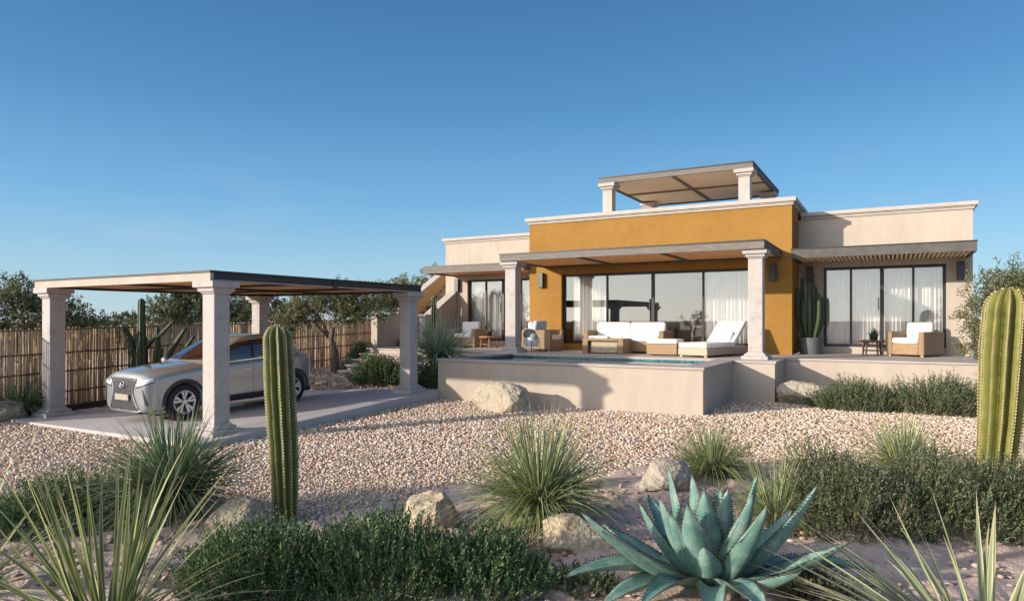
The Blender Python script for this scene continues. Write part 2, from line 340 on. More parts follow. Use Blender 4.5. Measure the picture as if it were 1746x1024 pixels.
b = MB(); b.box(-8.98, -2.8, 14.45, 17.3, .83, ZD); b.box(-2.8, -1.99, 14.19, 17.3, .83, ZD); b.box(-1.99, 1.51, 15.59, 18.5, .83, ZD); b.box(-13.33, -8.98, 15.19, 18.5, .83, ZD)
struct('terrace_floor', b, M['deck'], bevel=.006)

# ------------------------------------------------------------------ pool
pool = thing('swimming_pool', 'raised plunge pool with cream rendered walls in front of the patio', 'pool', (-5.6, 13, 0))
b = MB(); b.box(-8.42, -2.83, 11.73, 11.98, -.5, .83); b.box(-3.08, -2.83, 11.98, 14.45, -.5, .83); b.box(-8.42, -8.17, 11.98, 14.45, -.5, .83)
obj('pool_wall', b, M['poolwall'], pool)
b = MB(); b.box(-8.45, -2.8, 11.70, 12.02, .83, ZD); b.box(-3.22, -2.8, 12.02, 14.45, .83, ZD); b.box(-8.45, -8.13, 12.02, 14.45, .83, ZD)
obj('coping', b, M['coping'], pool, bevel=.008)
b = MB(); b.box(-8.17, -3.08, 14.42, 14.447, .2, .828); b.box(-8.168, -8.15, 11.98, 14.42, .2, .828); b.box(-3.10, -3.082, 11.98, 14.42, .2, .828); b.box(-8.15, -3.1, 11.982, 12.0, .2, .828)
obj('mosaic_tiles', b, M['mosaic'], pool)
b = MB(); b.box(-8.15, -3.1, 12.0, 14.42, .3, .797); struct('pool_water', b, M['water'])

# ------------------------------------------------------------------ house
house = thing('house', 'flat roofed house with a tall ochre centre block between two cream wings', 'house', (-5.5, 18.5, 0))
def wall_with_opening(name, x0, x1, y0, y1, z0, z1, ox0, ox1, oz0, oz1, mat):
    b = MB(); b.box(x0, ox0, y0, y1, z0, z1); b.box(ox1, x1, y0, y1, z0, z1); b.box(ox0, ox1, y0, y1, oz1, z1); b.box(ox0, ox1, y0, y1, z0, oz0)
    return b
b = wall_with_opening('', -9.07, -2.05, 17.12, 17.4, ZD, 4.42, -8.06, -2.85, 1.05, 2.97, None)
b.box(-2.3, -2.05, 17.4, 26, ZD, 4.42); b.box(-9.07, -8.82, 17.4, 26, ZD, 4.42); b.box(-8.82, -2.3, 25.7, 26, ZD, 4.42)
obj('wall', b, M['yellow'], house)
b = wall_with_opening('', -2.05, 1.61, 18.45, 18.7, ZD, 4.22, -1.48, 1.10, 1.04, 3.0, None)
b.box(1.36, 1.61, 18.7, 25, .1, 4.22); b.box(-2.05, 1.36, 24.7, 25, ZD, 4.22); b.box(1.48, 1.61, 18.5, 18.7, -.4, ZD)
obj('wall', b, M['cream'], house)
b = wall_with_opening('', -12.93, -9.07, 18.45, 18.7, ZD, 4.22, -12.07, -9.49, 1.03, 3.0, None)
b.box(-12.93, -12.68, 18.7, 25, .1, 4.22); b.box(-12.68, -9.07, 24.7, 25, ZD, 4.22)
obj('wall', b, M['cream'], house)
def cornice(x0, x1, y0, y1, z, ox0, ox1, h=(.05, .03, .10)):
    b = MB(); zz = z
    for k, (hh, ov) in enumerate(zip(h, (.035, .06, .10))):
        b.box(x0-(ov if ox0 else 0), x1+(ov if ox1 else 0), y0-ov, y1+ov, zz, zz+hh); zz += hh
    return b
obj('cornice', cornice(-9.07, -2.05, 17.12, 26, 4.42, 1, 1), M['cornice'], house, bevel=.008)
obj('cornice', cornice(-2.0, 1.61, 18.45, 25, 4.22, 0, 1, (.05, .03, .09)), M['cornice'], house, bevel=.008)
obj('cornice', cornice(-12.93, -9.12, 18.45, 25, 4.22, 1, 0, (.05, .03, .09)), M['cornice'], house, bevel=.008)
b = MB(); b.box(-8.82, -2.3, 17.4, 25.7, 3.1, 3.3); b.box(-2.05, 1.36, 18.7, 24.7, 3.1, 3.3); b.box(-12.68, -9.07, 18.7, 24.7, 3.1, 3.3)
b.box(-8.82, -2.3, 21.6, 21.8, 1.04, 3.1); b.box(-2.05, 1.36, 21.8, 22, 1.04, 3.1); b.box(-12.68, -9.07, 21.8, 22, 1.04, 3.1)
obj('interior_partition', b, M['interior'], house)
b = MB(); b.box(-8.82, -2.3, 17.4, 25.7, .86, 1.04); b.box(-2.05, 1.36, 18.7, 24.7, .86, 1.03); b.box(-12.68, -9.07, 18.7, 24.7, .86, 1.02)
obj('interior_floor', b, M['deck'], house)
def sliding_door(xs, y, z0, z1, fw=.065):
    b = MB(); x0, x1 = xs[0], xs[-1]
    b.box(x0, x0+fw, y, y+.09, z0, z1); b.box(x1-fw, x1, y, y+.09, z0, z1); b.box(x0+fw, x1-fw, y, y+.09, z1-fw, z1); b.box(x0+fw, x1-fw, y, y+.09, z0, z0+fw)
    for k, x in enumerate(xs[1:-1]):
        w = .05 if k % 2 == 0 else .085
        b.box(x-w/2, x+w/2, y+.012, y+.078, z0+fw, z1-fw)
    d = obj('sliding_door', b, M['frame'], house, bevel=.004)
    for i in range(len(xs)-1):
        p = MB(); p.box(xs[i]+.02, xs[i+1]-.02, y+.040, y+.049, z0+.03, z1-.03); q = obj('pane', p, M['glass'], None); q.parent = d
        h = None
    p = MB(); m = xs[2]; p.box(m-.085, m-.065, y-.03, y+.013, z0+.9, z0+1.2); h = obj('handle', p, M['lampm'], None); h.parent = d
    for c in d.children: c.data.transform(Matrix.Translation(-wloc(house)))
    return d
sliding_door([-8.06, -6.75, -5.47, -4.16, -2.85], 17.24, 1.05, 2.97)
sliding_door([-1.48, -.87, -.20, .45, 1.10], 18.53, 1.04, 3.0)
sliding_door([-12.07, -11.42, -10.78, -10.13, -9.49], 18.53, 1.03, 3.0)
b = MB(); b.box(-8.0, -2.9, 16.98, 17.118, ZD+.001, 1.0); obj('door_step', b, M['yellow'], house, bevel=.006)

def lamp(x, y, label):
    t = thing('wall_lamp', label, 'wall lamp', (x, y, 2.62), 'box wall lamps on the house front')
    b = MB(); b.box(x-.075, x+.075, y-.13, y-.02, 2.62, 3.03); obj('lamp_box', b, M['lampm'], t, bevel=.006)
    b = MB(); b.box(x-.05, x+.05, y-.02, y-.001, 2.68, 2.97); obj('wall_plate', b, M['black'], t)
lamp(-8.66, 17.12, 'dark box lamp on the ochre wall left of the big patio door')
lamp(-2.47, 17.12, 'dark box lamp on the ochre wall right of the patio column')
lamp(-1.78, 18.45, 'dark box lamp on the cream wall above the tall potted cactus')
lamp(1.37, 18.45, 'dark box lamp at the far right end of the cream wall beside the olive tree')
lamp(-12.43, 18.45, 'dark box lamp on the cream wing above the sloping stair parapet')

def curtain(x0, x1, y, z0, z1, label, folds=9, seed=0):
    r = random.Random(seed); nx = int((x1-x0)/.018); nz = 10; V = []; F = []
    ph = [r.uniform(0, 6) for _ in range(4)]
    for j in range(nz+1):
        v = j/nz
        for i in range(nx+1):
            u = i/nx; x = x0+(x1-x0)*u
            k = u*folds*2*PI
            d = .05*math.sin(k+ph[0]+.6*math.sin(k*.37+ph[1]))+.018*math.sin(k*2.3+ph[2])+.02*math.sin(v*2+k*.21+ph[3])
            V.append((x, y+d, z0+(z1-z0)*v))
    n = nx+1
    for j in range(nz):
        for i in range(nx): a = j*n+i; F.append((a, a+1, a+n+1, a+n))
    mb = MB(); mb.add(V, F); o = obj('curtain', mb, M['curtain'], None, smooth=True)
    s = o.modifiers.new('thick', 'SOLIDIFY'); s.thickness = .004
    tag(o, label, 'curtain', 'white curtains behind the glass doors')
curtain(-7.85, -6.82, 17.47, 1.05, 3.05, 'white curtain gathered behind the left panel of the patio door', 8, 1)
curtain(-4.12, -2.75, 17.47, 1.05, 3.05, 'white curtain drawn behind the right panel of the patio door beside the column', 13, 2)
curtain(-1.5, -.22, 18.76, 1.04, 3.05, 'white curtain behind the two left panels of the right wing door', 15, 3)
curtain(-.19, 1.2, 18.76, 1.04, 3.05, 'white curtain behind the two right panels of the right wing door', 16, 4)
curtain(-12.1, -10.8, 18.76, 1.03, 3.05, 'white curtain behind the left panels of the left wing door', 15, 5)
curtain(-10.76, -9.4, 18.76, 1.03, 3.05, 'white curtain behind the left wing door partly hidden by the ochre wall', 15, 6)

# ------------------------------------------------------------------ pillars and flat roofs
def pillar(cx, cy, z0, z1, w, parent, plinth=True, mat=None):
    mat = mat or M['stone']; h = w/2
    b = MB(); b.cbox(cx, cy, z0+(.16 if plinth else 0), z1-.19, w, w)
    p = obj('pillar', b, mat, parent, bevel=.012)
    c = MB(); c.frustum(cx, cy, z1-.19, z1-.15, h+.002, h+.035); c.cbox(cx, cy, z1-.15, z1-.105, w+.10, w+.10); c.cbox(cx, cy, z1-.105, z1-.09, w+.13, w+.13); c.cbox(cx, cy, z1-.09, z1, w+.20, w+.20)
    k = obj('capital', c, mat, None, bevel=.008); k.parent = p; k.data.transform(Matrix.Translation(-wloc(p)))
    if plinth:
        c = MB(); c.cbox(cx, cy, z0-.25, z0+.07, w+.24, w+.24); c.cbox(cx, cy, z0+.07, z0+.115, w+.14, w+.14); c.frustum(cx, cy, z0+.115, z0+.16, h+.045, h+.002)
        k = obj('plinth', c, mat, None, bevel=.008); k.parent = p; k.data.transform(Matrix.Translation(-wloc(p)))
    return p
def flat_roof(parent, x0, x1, y0, y1, z0, z1, front, side, soffit, mx=(), my=(), cap=.032, fr=True, beam=None, back=True):
    """front fascia at y0, side fascias, boarded soffit, thin black metal cap on top"""
    t = .06; e = .0
    b = MB(); b.box(x0, x1, y0, y0+t, z0, z1-cap); obj('front_fascia', b, front, parent, bevel=.005)
    b = MB(); b.box(x0, x0+t, y0+t, y1-t, z0+.001, z1-cap); b.box(x1-t, x1, y0+t, y1-t, z0+.001, z1-cap); b.box(x0, x1, y1-t, y1, z0+.001, z1-cap); obj('side_fascia', b, side, parent, bevel=.004)
    b = MB(); b.box(x0+t, x1-t, y0+t, y1-t, z0+.045, z1-cap-.002); obj('soffit', b, soffit, parent)
    b = MB(); b.box(x0-.015, x1+.015, y0-.015, y1+.015, z1-cap, z1); obj('roof_cap', b, M['black'], parent, bevel=.003)
    bm = beam or M['beamgrey']
    for x in mx:
        b = MB(); b.box(x-.04, x+.04, y0+t, y1-t, z0+.003, z0+.044); obj('cross_beam', b, bm, parent, bevel=.003)
    xs = [x0+t]+[q for m in sorted(mx) for q in (m-.04, m+.04)]+[x1-t]
    for y in my:
        b = MB()
        for i in range(0, len(xs), 2): b.box(xs[i], xs[i+1], y-.04, y+.04, z0+.004, z0+.044)
        obj('cross_beam', b, bm, parent, bevel=.003)

carport = thing('carport', 'open carport with four stone pillars and a flat black edged roof over the car', 'carport', (-11, 8.8, 0))
for px_, py_ in ((-13.35, 6.62), (-8.82, 6.62), (-8.82, 11.24), (-13.35, 11.24)):
    pillar(px_, py_, slabz(px_, py_), 2.27, .27, carport)
flat_roof(carport, -13.56, -8.66, 6.40, 11.46, 2.27, 2.425, M['beamlight'], M['black'], M['soffit'], mx=(-11.1,), my=(8.1, 9.8), beam=M['black'])
b = MB(); b.box(-8.662, -8.652, 6.47, 8.88, 2.273, 2.292); b.box(-8.662, -8.652, 8.98, 11.40, 2.273, 2.292); obj('trim_strip', b, M['beamlight'], carport)
b = MB(); b.box(-8.66, -8.645, 8.88, 8.98, 2.25, 2.40); obj('roof_bracket', b, M['black'], carport)

perg = thing('patio_pergola', 'boarded flat pergola on two stone columns in front of the ochre wall', 'pergola', (-5.4, 15.9, ZD))
pillar(-8.38, 14.93, ZD, 3.17, .30, perg); pillar(-2.485, 14.93, ZD, 3.17, .29, perg)
flat_roof(perg, -8.6, -2.28, 14.62, 17.10, 3.17, 3.36, M['beam'], M['beamgrey'], M['soffity'], mx=(-6.55, -4.5), my=())

def canopy(x0, x1, label, fascia, slats):
    t = thing('canopy', label, 'canopy', ((x0+x1)/2, 17.6, 3.1), 'flat canopies over the wing doors')
    b = MB(); b.box(x0, x1, 16.8, 16.87, 3.12, 3.325); obj('front_fascia', b, fascia, t, bevel=.004)
    for q in (x1-.06, x0): b = MB(); b.box(q, q+.06, 16.87, 18.448, 3.122, 3.325); obj('side_fascia', b, fascia, t, bevel=.004)
    b = MB(); b.box(x0-.012, x1+.012, 16.788, 18.448, 3.325, 3.348); obj('roof_cap', b, M['black'], t)
    if slats:
        b = MB(); b.box(x0+.06, x1-.06, 16.87, 18.447, 3.25, 3.323); obj('backing_board', b, M['frame'], t)
        b = MB(); x = x0+.1
        while x < x1-.12: b.box(x, x+.045, 16.875, 18.44, 3.135, 3.2); x += .088
        obj('slats', b, M['palewood'], t)
    else:
        b = MB(); b.box(x0+.06, x1-.06, 16.87, 18.447, 3.17, 3.323); obj('soffit', b, M['soffit'], t)
canopy(-2.03, 1.54, 'grey flat canopy with pale slats over the right wing door', M['beamgrey'], True)
canopy(-12.6, -9.09, 'weathered flat canopy over the left wing door', M['beam'], False)

rp = thing('roof_pergola', 'small pergola with pale boarded ceiling standing on the roof', 'pergola', (-5, 19.5, 4.6))
for x in (-6.87, -3.22):
    for y in (17.72, 21.3): pillar(x, y, 4.3, 5.48, .28, rp, plinth=False, mat=M['cornice'])
flat_roof(rp, -7.08, -3.0, 17.52, 21.9, 5.48, 5.65, M['beam'], M['beamgrey'], M['palewood'], mx=(-5.05,), my=(19.7,), beam=M['beam'])

# ------------------------------------------------------------------ outside stair to the roof, garden wall, garden steps
st = thing('roof_staircase', 'stairs to the roof between two sloping rendered parapets left of the house', 'staircase', (-13.2, 18, ZD))
sl = .52
def slope_prof(ya, za, yb, cap0, cap1): return [(ya, za+cap0), (yb, za+(yb-ya)*sl+cap0), (yb, za+(yb-ya)*sl+cap1), (ya, za+cap1)]
b = MB(); b.prism_x([(16.98, .88), (18.448, .88), (18.448, 1.74+.86), (16.98, 1.80)], -12.74, -12.48); obj('parapet', b, M['cream'], st)
b = MB(); b.prism_x([(16.98, 1.802), (18.446, 2.602), (18.446, 2.655), (16.98, 1.855)], -12.77, -12.45); obj('parapet_cap', b, M['cornice'], st, bevel=.006)
b = MB(); b.prism_x([(17.25, .5), (24, .5), (24, 4.3), (21.5, 4.3), (17.25, 2.01)], -14.1, -13.86); obj('parapet', b, M['ochre2'], st)
b = MB(); b.prism_x([(17.1, 1.91), (17.25, 2.012), (21.5, 4.302), (21.5, 4.38), (17.1, 2.0)], -14.13, -13.83); obj('parapet_cap', b, M['cornice'], st, bevel=.006)
b = MB(); b.cbox(-12.61, 16.86, ZD, 1.78, .24, .24); n_ = obj('newel', b, M['stone'], st, bevel=.01)
b = MB(); b.cbox(-12.61, 16.86, 1.78, 1.81, .28, .28); b.cbox(-12.61, 16.86, 1.81, 1.87, .34, .34); c_ = obj('newel_cap', b, M['cornice'], None, bevel=.006); c_.parent = n_; c_.data.transform(Matrix.Translation(-wloc(n_)))
M['tiles'] = tilemat('talavera_tiles', [(0, (.30, .10, .06)), (.3, (.10, .10, .20)), (.55, (.50, .40, .30)), (.8, (.22, .07, .06))], .075)
for k in range(12):
    b = MB(); y = 17.0+k*.27; b.box(-13.86, -12.95, y+.02, y+.3, .5, ZD+.19*(k+1)-.03); s_ = obj('riser', b, M['tiles'], st)
    b = MB(); b.box(-13.86, -12.95, y, y+.3, ZD+.19*(k+1)-.03, ZD+.19*(k+1)); t_ = obj('tread', b, M['cornice'], st)
gw = MB(); gw.box(-14.1, -13.86, 16.1, 17.248, -.3, 1.88); o = obj('garden_wall', gw, M['cream'], None); tag(o, 'low plain rendered wall at the head of the tiled garden steps', 'wall')
gs = thing('garden_steps', 'five tiled garden steps climbing from the carport to the terrace', 'steps', (-12.6, 14.7, .2))
for k in range(5):
    z = ZD-.147*k; y = 15.5-.3*k
    b = MB(); b.box(-13.5, -11.6, y-.28+.03, y+.02, z-.147-.05*(k == 4), z-.04); obj('riser', b, M['tiles'], gs)
    b = MB(); b.box(-13.53, -11.58, y-.28, y+.02, z-.04, z); obj('tread', b, M['cornice'], gs, bevel=.006)
# ------------------------------------------------------------------ furniture (built round the origin, facing -y, then placed)
def part(name, mb, mat, root, **kw): return obj(name, mb, mat, root, world=False, **kw)
def cushion(name, x0, x1, y0, y1, z0, z1, root, mat='cushion', tilt=0, puff=.04):
    b = MB(); n = 8
    b.box(x0, x1, y0, y1, z0, z1)
    if tilt: b.rotx(tilt, (y0, z0))
    return part(name, b, M[mat], root, bevel=min(puff, (z1-z0)*.45, (y1-y0)*.45), seg=4, smooth=True)
def armchair(label, loc, rz, w=.84, d=.86, seats=1, name='armchair', cat='armchair', group='wicker armchairs on the terrace'):
    t = thing(name, label, cat, loc, group); h = w/2; aw = .13
    for s in (-1, 1):
        b = MB(); xa, xb = (h-aw, h) if s > 0 else (-h, -h+aw); b.box(xa, xb, -d/2, d/2, .035, .56); part('arm', b, M['wicker'], t, bevel=.025, seg=3)
    b = MB(); b.box(-h+aw, h-aw, -d/2+.01, d/2-.12, .04, .29); part('seat_base', b, M['wicker'], t, bevel=.015)
    b = MB(); b.box(-h+aw, h-aw, d/2-.12, d/2-.005, .04, .60); part('backrest', b, M['wicker'], t, bevel=.025, seg=3)
    for sx in (-h+.06, h-.06):
        for sy in (-d/2+.06, d/2-.06):
            b = MB(); b.cbox(sx, sy, .0, .036, .05, .05); part('foot', b, M['lightwood'], t)
    sw = (w-2*aw)/seats
    for i in range(seats):
        x0 = -h+aw+i*sw
        cushion('seat_cushion', x0+.005, x0+sw-.005, -d/2-.01, d/2-.14, .292, .42, t)
        cushion('back_cushion', x0+.006, x0+sw-.006, d/2-.32, d/2-.16, .40, .78, t, tilt=-.16, puff=.05)
    t.rotation_euler = (0, 0, rz); return t
armchair('wicker armchair seen from its side beside the left patio column', (-8.2, 16.25, ZD), R(90))
armchair('wicker armchair with white cushions turned towards the pool on the right terrace', (.47, 17.93, ZD), R(-30))
armchair('wicker armchair facing forward on the left terrace beside the stair newel', (-11.25, 17.25, ZD), R(8))
armchair('two seat wicker sofa with white cushions before the patio door', (-5.85, 16.42, ZD), 0, 2.1, .86, 2, 'sofa', 'sofa', None)
for o in bpy.data.objects:
    if o.get('category') == 'sofa' and 'group' in o: del o['group']
t = thing('coffee_table', 'low wicker coffee table with slab ends in front of the sofa', 'coffee table', (-6.15, 15.72, ZD))
for x in (-.53, .39):
    b = MB(); b.box(x, x+.14, -.31, .31, .0, .372); part('end_slab', b, M['wicker'], t, bevel=.01)
b = MB(); b.box(-.39, .39, -.31, .31, .31, .372); part('table_top', b, M['wicker'], t, bevel=.01)
b = MB(); b.box(-.35, .35, -.22, .26, .02, .31); part('drawer_block', b, M['wickerpale'], t, bevel=.01)
b = MB(); b.box(-.17, .15, -.12, .12, 0, .018); b.box(-.12, .13, -.10, .10, .018, .04); o = obj('magazine', b, M['cushion'], None, bevel=.004); o.location = (-6.25, 15.72, ZD+.373); tag(o, 'white magazines stacked on the wicker coffee table', 'magazines')
t = thing('ottoman', 'square wicker ottoman with a white cushion right of the coffee table', 'ottoman', (-4.62, 15.52, ZD))
b = MB(); b.box(-.36, .36, -.3, .3, .02, .27); part('base', b, M['wicker'], t, bevel=.02); cushion('seat_cushion', -.36, .36, -.3, .3, .272, .38, t, puff=.035)
t = thing('sun_lounger', 'pale wicker sun lounger with white mattress and raised back near the right column', 'sun lounger', (-3.55, 15.85, ZD))
b = MB(); b.box(-.36, .36, -1.0, 1.0, .04, .20); part('base', b, M['wickerpale'], t, bevel=.015)
for sx in (-.3, .3):
    for sy in (-.94, .94): b = MB(); b.cbox(sx, sy, 0, .042, .06, .06); part('foot', b, M['lightwood'], t)
cushion('mattress', -.35, .35, -1.01, .25, .202, .32, t, puff=.035)
cushion('back_mattress', -.35, .35, .26, 1.06, .21, .32, t, tilt=R(40), puff=.035)
cushion('pillow', -.26, .26, .16, .30, .33, .68, t, tilt=-R(42), puff=.06)
t.rotation_euler = (0, 0, R(-16))
b = MB(); b.box(-.22, .22, -.07, .07, 0, .36); o = obj('pillow', b, M['pillow'], None, bevel=.06, seg=4, smooth=True); o.location = (-8.30, 16.2, ZD+.45); o.rotation_euler = (R(12), 0, R(70)); tag(o, 'pale blue grey pillow on the armchair beside the left column', 'pillow')
def side_table(label, loc, r, mat):
    t = thing('side_table', label, 'side table', loc); b = MB(); b.lathe([(r-.02, .30), (r, .31), (r, .345), (r-.01, .35)], 20); part('table_top', b, mat, t)
    for k in range(4):
        a = k*PI/2+.6; b = MB(); x, y = math.cos(a)*r*.72, math.sin(a)*r*.72; b.tube([(x*1.15, y*1.15, 0), (x, y, .30)], [.02, .024], 8); part('leg', b, mat, t)
    b = MB(); b.lathe([(r*.7, .10), (r*.7, .12)], 16); part('shelf', b, mat, t); return t
side_table('dark wooden side table carrying a small potted plant on the right terrace', (-.40, 17.85, ZD), .27, M['darkwood'])
side_table('wooden side table carrying a reddish plant on the left terrace', (-10.3, 16.9, ZD), .30, M['wood'])
# chair seen through the glass
t = thing('dining_chair', 'oak dining chair seen through the right of the patio door', 'chair', (-4.55, 18.9, 1.04))
for sx in (-.2, .2):
    b = MB(); b.tube([(sx, -.2, 0), (sx, -.18, .45)], [.018, .02]); part('leg', b, M['lightwood'], t)
    b = MB(); b.tube([(sx, .24, 0), (sx, .18, .45), (sx, .24, .85)], [.018, .022, .018]); part('leg', b, M['lightwood'], t)
b = MB(); b.box(-.22, .22, -.22, .2, .45, .485); part('seat', b, M['lightwood'], t, bevel=.01)
b = MB(); b.box(-.2, .2, .215, .24, .68, .84); part('backrest', b, M['lightwood'], t, bevel=.008)
t.rotation_euler = (0, 0, R(60))
t = thing('dining_table', 'dark dining table standing inside behind the patio door glass', 'table', (-4.9, 19.9, 1.04))
b = MB(); b.box(-.9, .9, -.45, .45, .70, .74); part('table_top', b, M['darkwood'], t, bevel=.008)
for sx in (-.8, .8):
    for sy in (-.37, .37): b = MB(); b.cbox(sx, sy, 0, .70, .07, .07); part('leg', b, M['darkwood'], t)

# ------------------------------------------------------------------ bamboo fence
A0 = np.array([-12.98, 2.4]); A1 = np.array([-16.8, 19.3])
fdir = (A1-A0)/np.linalg.norm(A1-A0); flen = float(np.linalg.norm(A1-A0)); fn = np.array([fdir[1], -fdir[0]])
def fpt(s, off=0): p = A0+fdir*s+fn*off; return p
def fbase(s): return -.08+.14*s/flen
def ftop(s): return 1.47+.27*s/flen
fence = thing('bamboo_fence', 'long fence of brown bamboo canes behind the carport', 'fence', (A0[0], A0[1], 0))
bR = random.Random(5)
half = flen*.42; FS = 2.7
for (s0, s1) in ((FS, half), (half, flen)):
    mb = MB(); s = s0
    while s < s1:
        r = bR.uniform(.009, .017); o = bR.uniform(-.02, .02)+(.012 if bR.random() < .5 else -.012)
        p = fpt(s, o); q = fpt(s+bR.uniform(-.02, .02), o+bR.uniform(-.012, .012)); zt = ftop(s)+bR.uniform(-.05, .02)
        mb.tube([(p[0], p[1], fbase(s)-.1), ((p[0]+q[0])/2+bR.uniform(-.006, .006), (p[1]+q[1])/2, (zt+fbase(s))/2), (q[0], q[1], zt)], [r, r*.95, r*.85], 5)
        s += bR.uniform(.015, .026)
    obj('cane_screen', mb, M['bamboo'], fence, smooth=True)
for fr in (.22, .47, .70, .985):
    for off in (.04, -.04):
        mb = MB(); n = 40
        ssx = [FS+(flen-FS)*i/n for i in range(n+1)]; pts = [(*fpt(q, off+bR.uniform(-.004, .004)), fbase(q)+(ftop(q)-fbase(q))*fr+bR.uniform(-.008, .008)) for q in ssx]
        mb.tube(pts, [.013]*(n+1), 6); obj('rail', mb, M['rail'], fence, smooth=True)
s = FS+.1
while s < flen:
    p = fpt(s, -.07); b = MB(); b.tube([(p[0], p[1], -.4), (p[0], p[1], ftop(s)-.03)], [.035, .03], 8); obj('post', b, M['rail'], fence, smooth=True); s += 2.4
b = MB()
pa, pb = fpt(4.0, .09), fpt(flen, .09); pc, pd = fpt(flen, -.06), fpt(4.0, -.06)
b.add([(pa[0], pa[1], -.4), (pb[0], pb[1], -.4), (pc[0], pc[1], -.4), (pd[0], pd[1], -.4), (pa[0], pa[1], .03), (pb[0], pb[1], .12), (pc[0], pc[1], .12), (pd[0], pd[1], .03)], [(4, 5, 6, 7), (0, 1, 5, 4), (1, 2, 6, 5), (2, 3, 7, 6), (3, 0, 4, 7)])
obj('footing', b, M['soil'], fence)

# ------------------------------------------------------------------ car (front towards -y, left side +x)
def build_car(loc, rz, rx):
    car = thing('parked_car', 'silver crossover car parked nose out under the carport roof', 'car', loc)
    st_ = [ # y, halfw, zb, zsill, zshoulder, ztop, topw
        (-2.075, .68, .27, .36, .74, .84, .50), (-2.05, .77, .21, .34, .80, .92, .54), (-1.98, .84, .20, .33, .86, .975, .58), (-1.84, .885, .20, .34, .90, 1.01, .60),
        (-1.55, .905, .20, .34, .94, 1.045, .63), (-1.10, .915, .20, .34, .985, 1.085, .66), (-.75, .915, .21, .35, 1.005, 1.10, .68), (0., .905, .21, .35, 1.03, 1.10, .66),
        (.8, .91, .21, .35, 1.06, 1.12, .66), (1.3, .925, .21, .36, 1.09, 1.14, .66), (1.62, .905, .23, .38, 1.10, 1.15, .62), (1.82, .87, .28, .43, 1.09, 1.14, .58), (1.93, .81, .34, .49, 1.06, 1.11, .52), (1.97, .72, .42, .56, .98, 1.04, .46)]
    mb = MB(); rings = []
    for (y, w, zb, zs, zh, zt, tw) in st_:
        wst = .018 if -1.0 < y < .95 else 0
        half = [(0, zb), (w*.8, zb), (w-.03, zb+.05), (w-.005, zs), (w-.012-wst, zs+(zh-zs)*.38), (w, zs+(zh-zs)*.74), (w-.012, zh-.03), (w-.05, zh), (tw, zt-.022), (tw*.5, zt-.004), (0, zt)]
        ring = [(x, y, z) for x, z in half]+[(-x, y, z) for x, z in half[-2:0:-1]]
        rings.append(ring)
    n = len(rings[0])
    for r_ in rings: mb.v += r_
    for i in range(len(rings)-1):
        for k in range(n): mb.f.append((i*n+k, i*n+(k+1) % n, (i+1)*n+(k+1) % n, (i+1)*n+k))
    mb.f.append(tuple(range(n-1, -1, -1))); mb.f.append(tuple(range((len(rings)-1)*n, len(rings)*n)))
    # cabin
    cb = MB(); lev = [(.97, -1.12, 1.88, .80, .78), (1.07, -.98, 1.86, .815, .77), (1.27, -.62, 1.78, .775, .72), (1.46, -.24, 1.62, .71, .66), (1.56, .02, 1.46, .65, .60), (1.605, .28, 1.20, .50, .46)]
    m_ = None
    for (z, y0, y1, wf, wr) in lev:
        pts = []
        for k in range(6): u = k/5; pts.append((-wf*.86+2*wf*.86*u, y0-.0+.10*abs(2*u-1)**2, z))
        for k in range(7): u = k/6; pts.append((wf+(wr-wf)*u+.02*math.sin(PI*u), y0+.2+(y1-y0-.38)*u, z))
        for k in range(6): u = k/5; pts.append((wr*.86-2*wr*.86*u, y1-.10*abs(2*u-1)**2, z))
        for k in range(7): u = k/6; pts.append((-(wr+(wf-wr)*u+.02*math.sin(PI*u)), y1-.18-(y1-y0-.38)*u, z))
        m_ = len(pts); cb.v += pts
    for i in range(len(lev)-1):
        for k in range(m_): cb.f.append((i*m_+k, i*m_+(k+1) % m_, (i+1)*m_+(k+1) % m_, (i+1)*m_+k))
    cb.f.append(tuple(range((len(lev)-1)*m_, len(lev)*m_)))
    def evald(mbx, lv):
        me = bpy.data.meshes.new('t'); me.from_pydata(mbx.v, [], mbx.f); o = bpy.data.objects.new('t', me); COL.objects.link(o)
        s = o.modifiers.new('s', 'SUBSURF'); s.levels = lv; s.render_levels = lv
        dg = bpy.context.evaluated_depsgraph_get(); dg.update(); r = bpy.data.meshes.new_from_object(o.evaluated_get(dg)); return o, r
    ob, meb = evald(mb, 2); oc, mec = evald(cb, 2)
    bvs = []
    for me in (meb, mec): bvs.append(BVHTree.FromPolygons([v.co.copy() for v in me.vertices], [tuple(p.vertices) for p in me.polygons]))
    # wheel wells
    cut = []
    for y in (-1.32, 1.32):
        c = MB(); c.lathe([(.392, -1.2), (.392, 1.2)], 40, (0, y, .345), 'x'); me = bpy.data.meshes.new('c'); me.from_pydata(c.v, [], c.f); co = bpy.data.objects.new('c', me); COL.objects.link(co); cut.append(co)
    for co in cut:
        bm = ob.modifiers.new('b', 'BOOLEAN'); bm.object = co; bm.operation = 'DIFFERENCE'; bm.solver = 'EXACT'
    dg = bpy.context.evaluated_depsgraph_get(); dg.update(); body = bpy.data.meshes.new_from_object(ob.evaluated_get(dg))
    for o in [ob, oc]+cut: bpy.data.objects.remove(o, do_unlink=True)
    body.materials.clear(); body.name = 'body'
    link('body', body, M['paint'], car, smooth=True, world=False)
    mec.materials.clear(); link('roof', mec, M['paint'], car, smooth=True, world=False)
    def hit(o, d):
        best = None
        for bv in bvs:
            h = bv.ray_cast(Vector(o), Vector(d))
            if h[0] is not None and (best is None or h[3] < best[3]): best = h
        return best
    def resample(pl, n):
        P = np.array(pl, float); sgl = np.r_[0, np.cumsum(np.linalg.norm(np.diff(P, axis=0), axis=1))]; t = np.linspace(0, sgl[-1], n+1)
        return np.stack([np.interp(t, sgl, P[:, k]) for k in range(2)], 1)
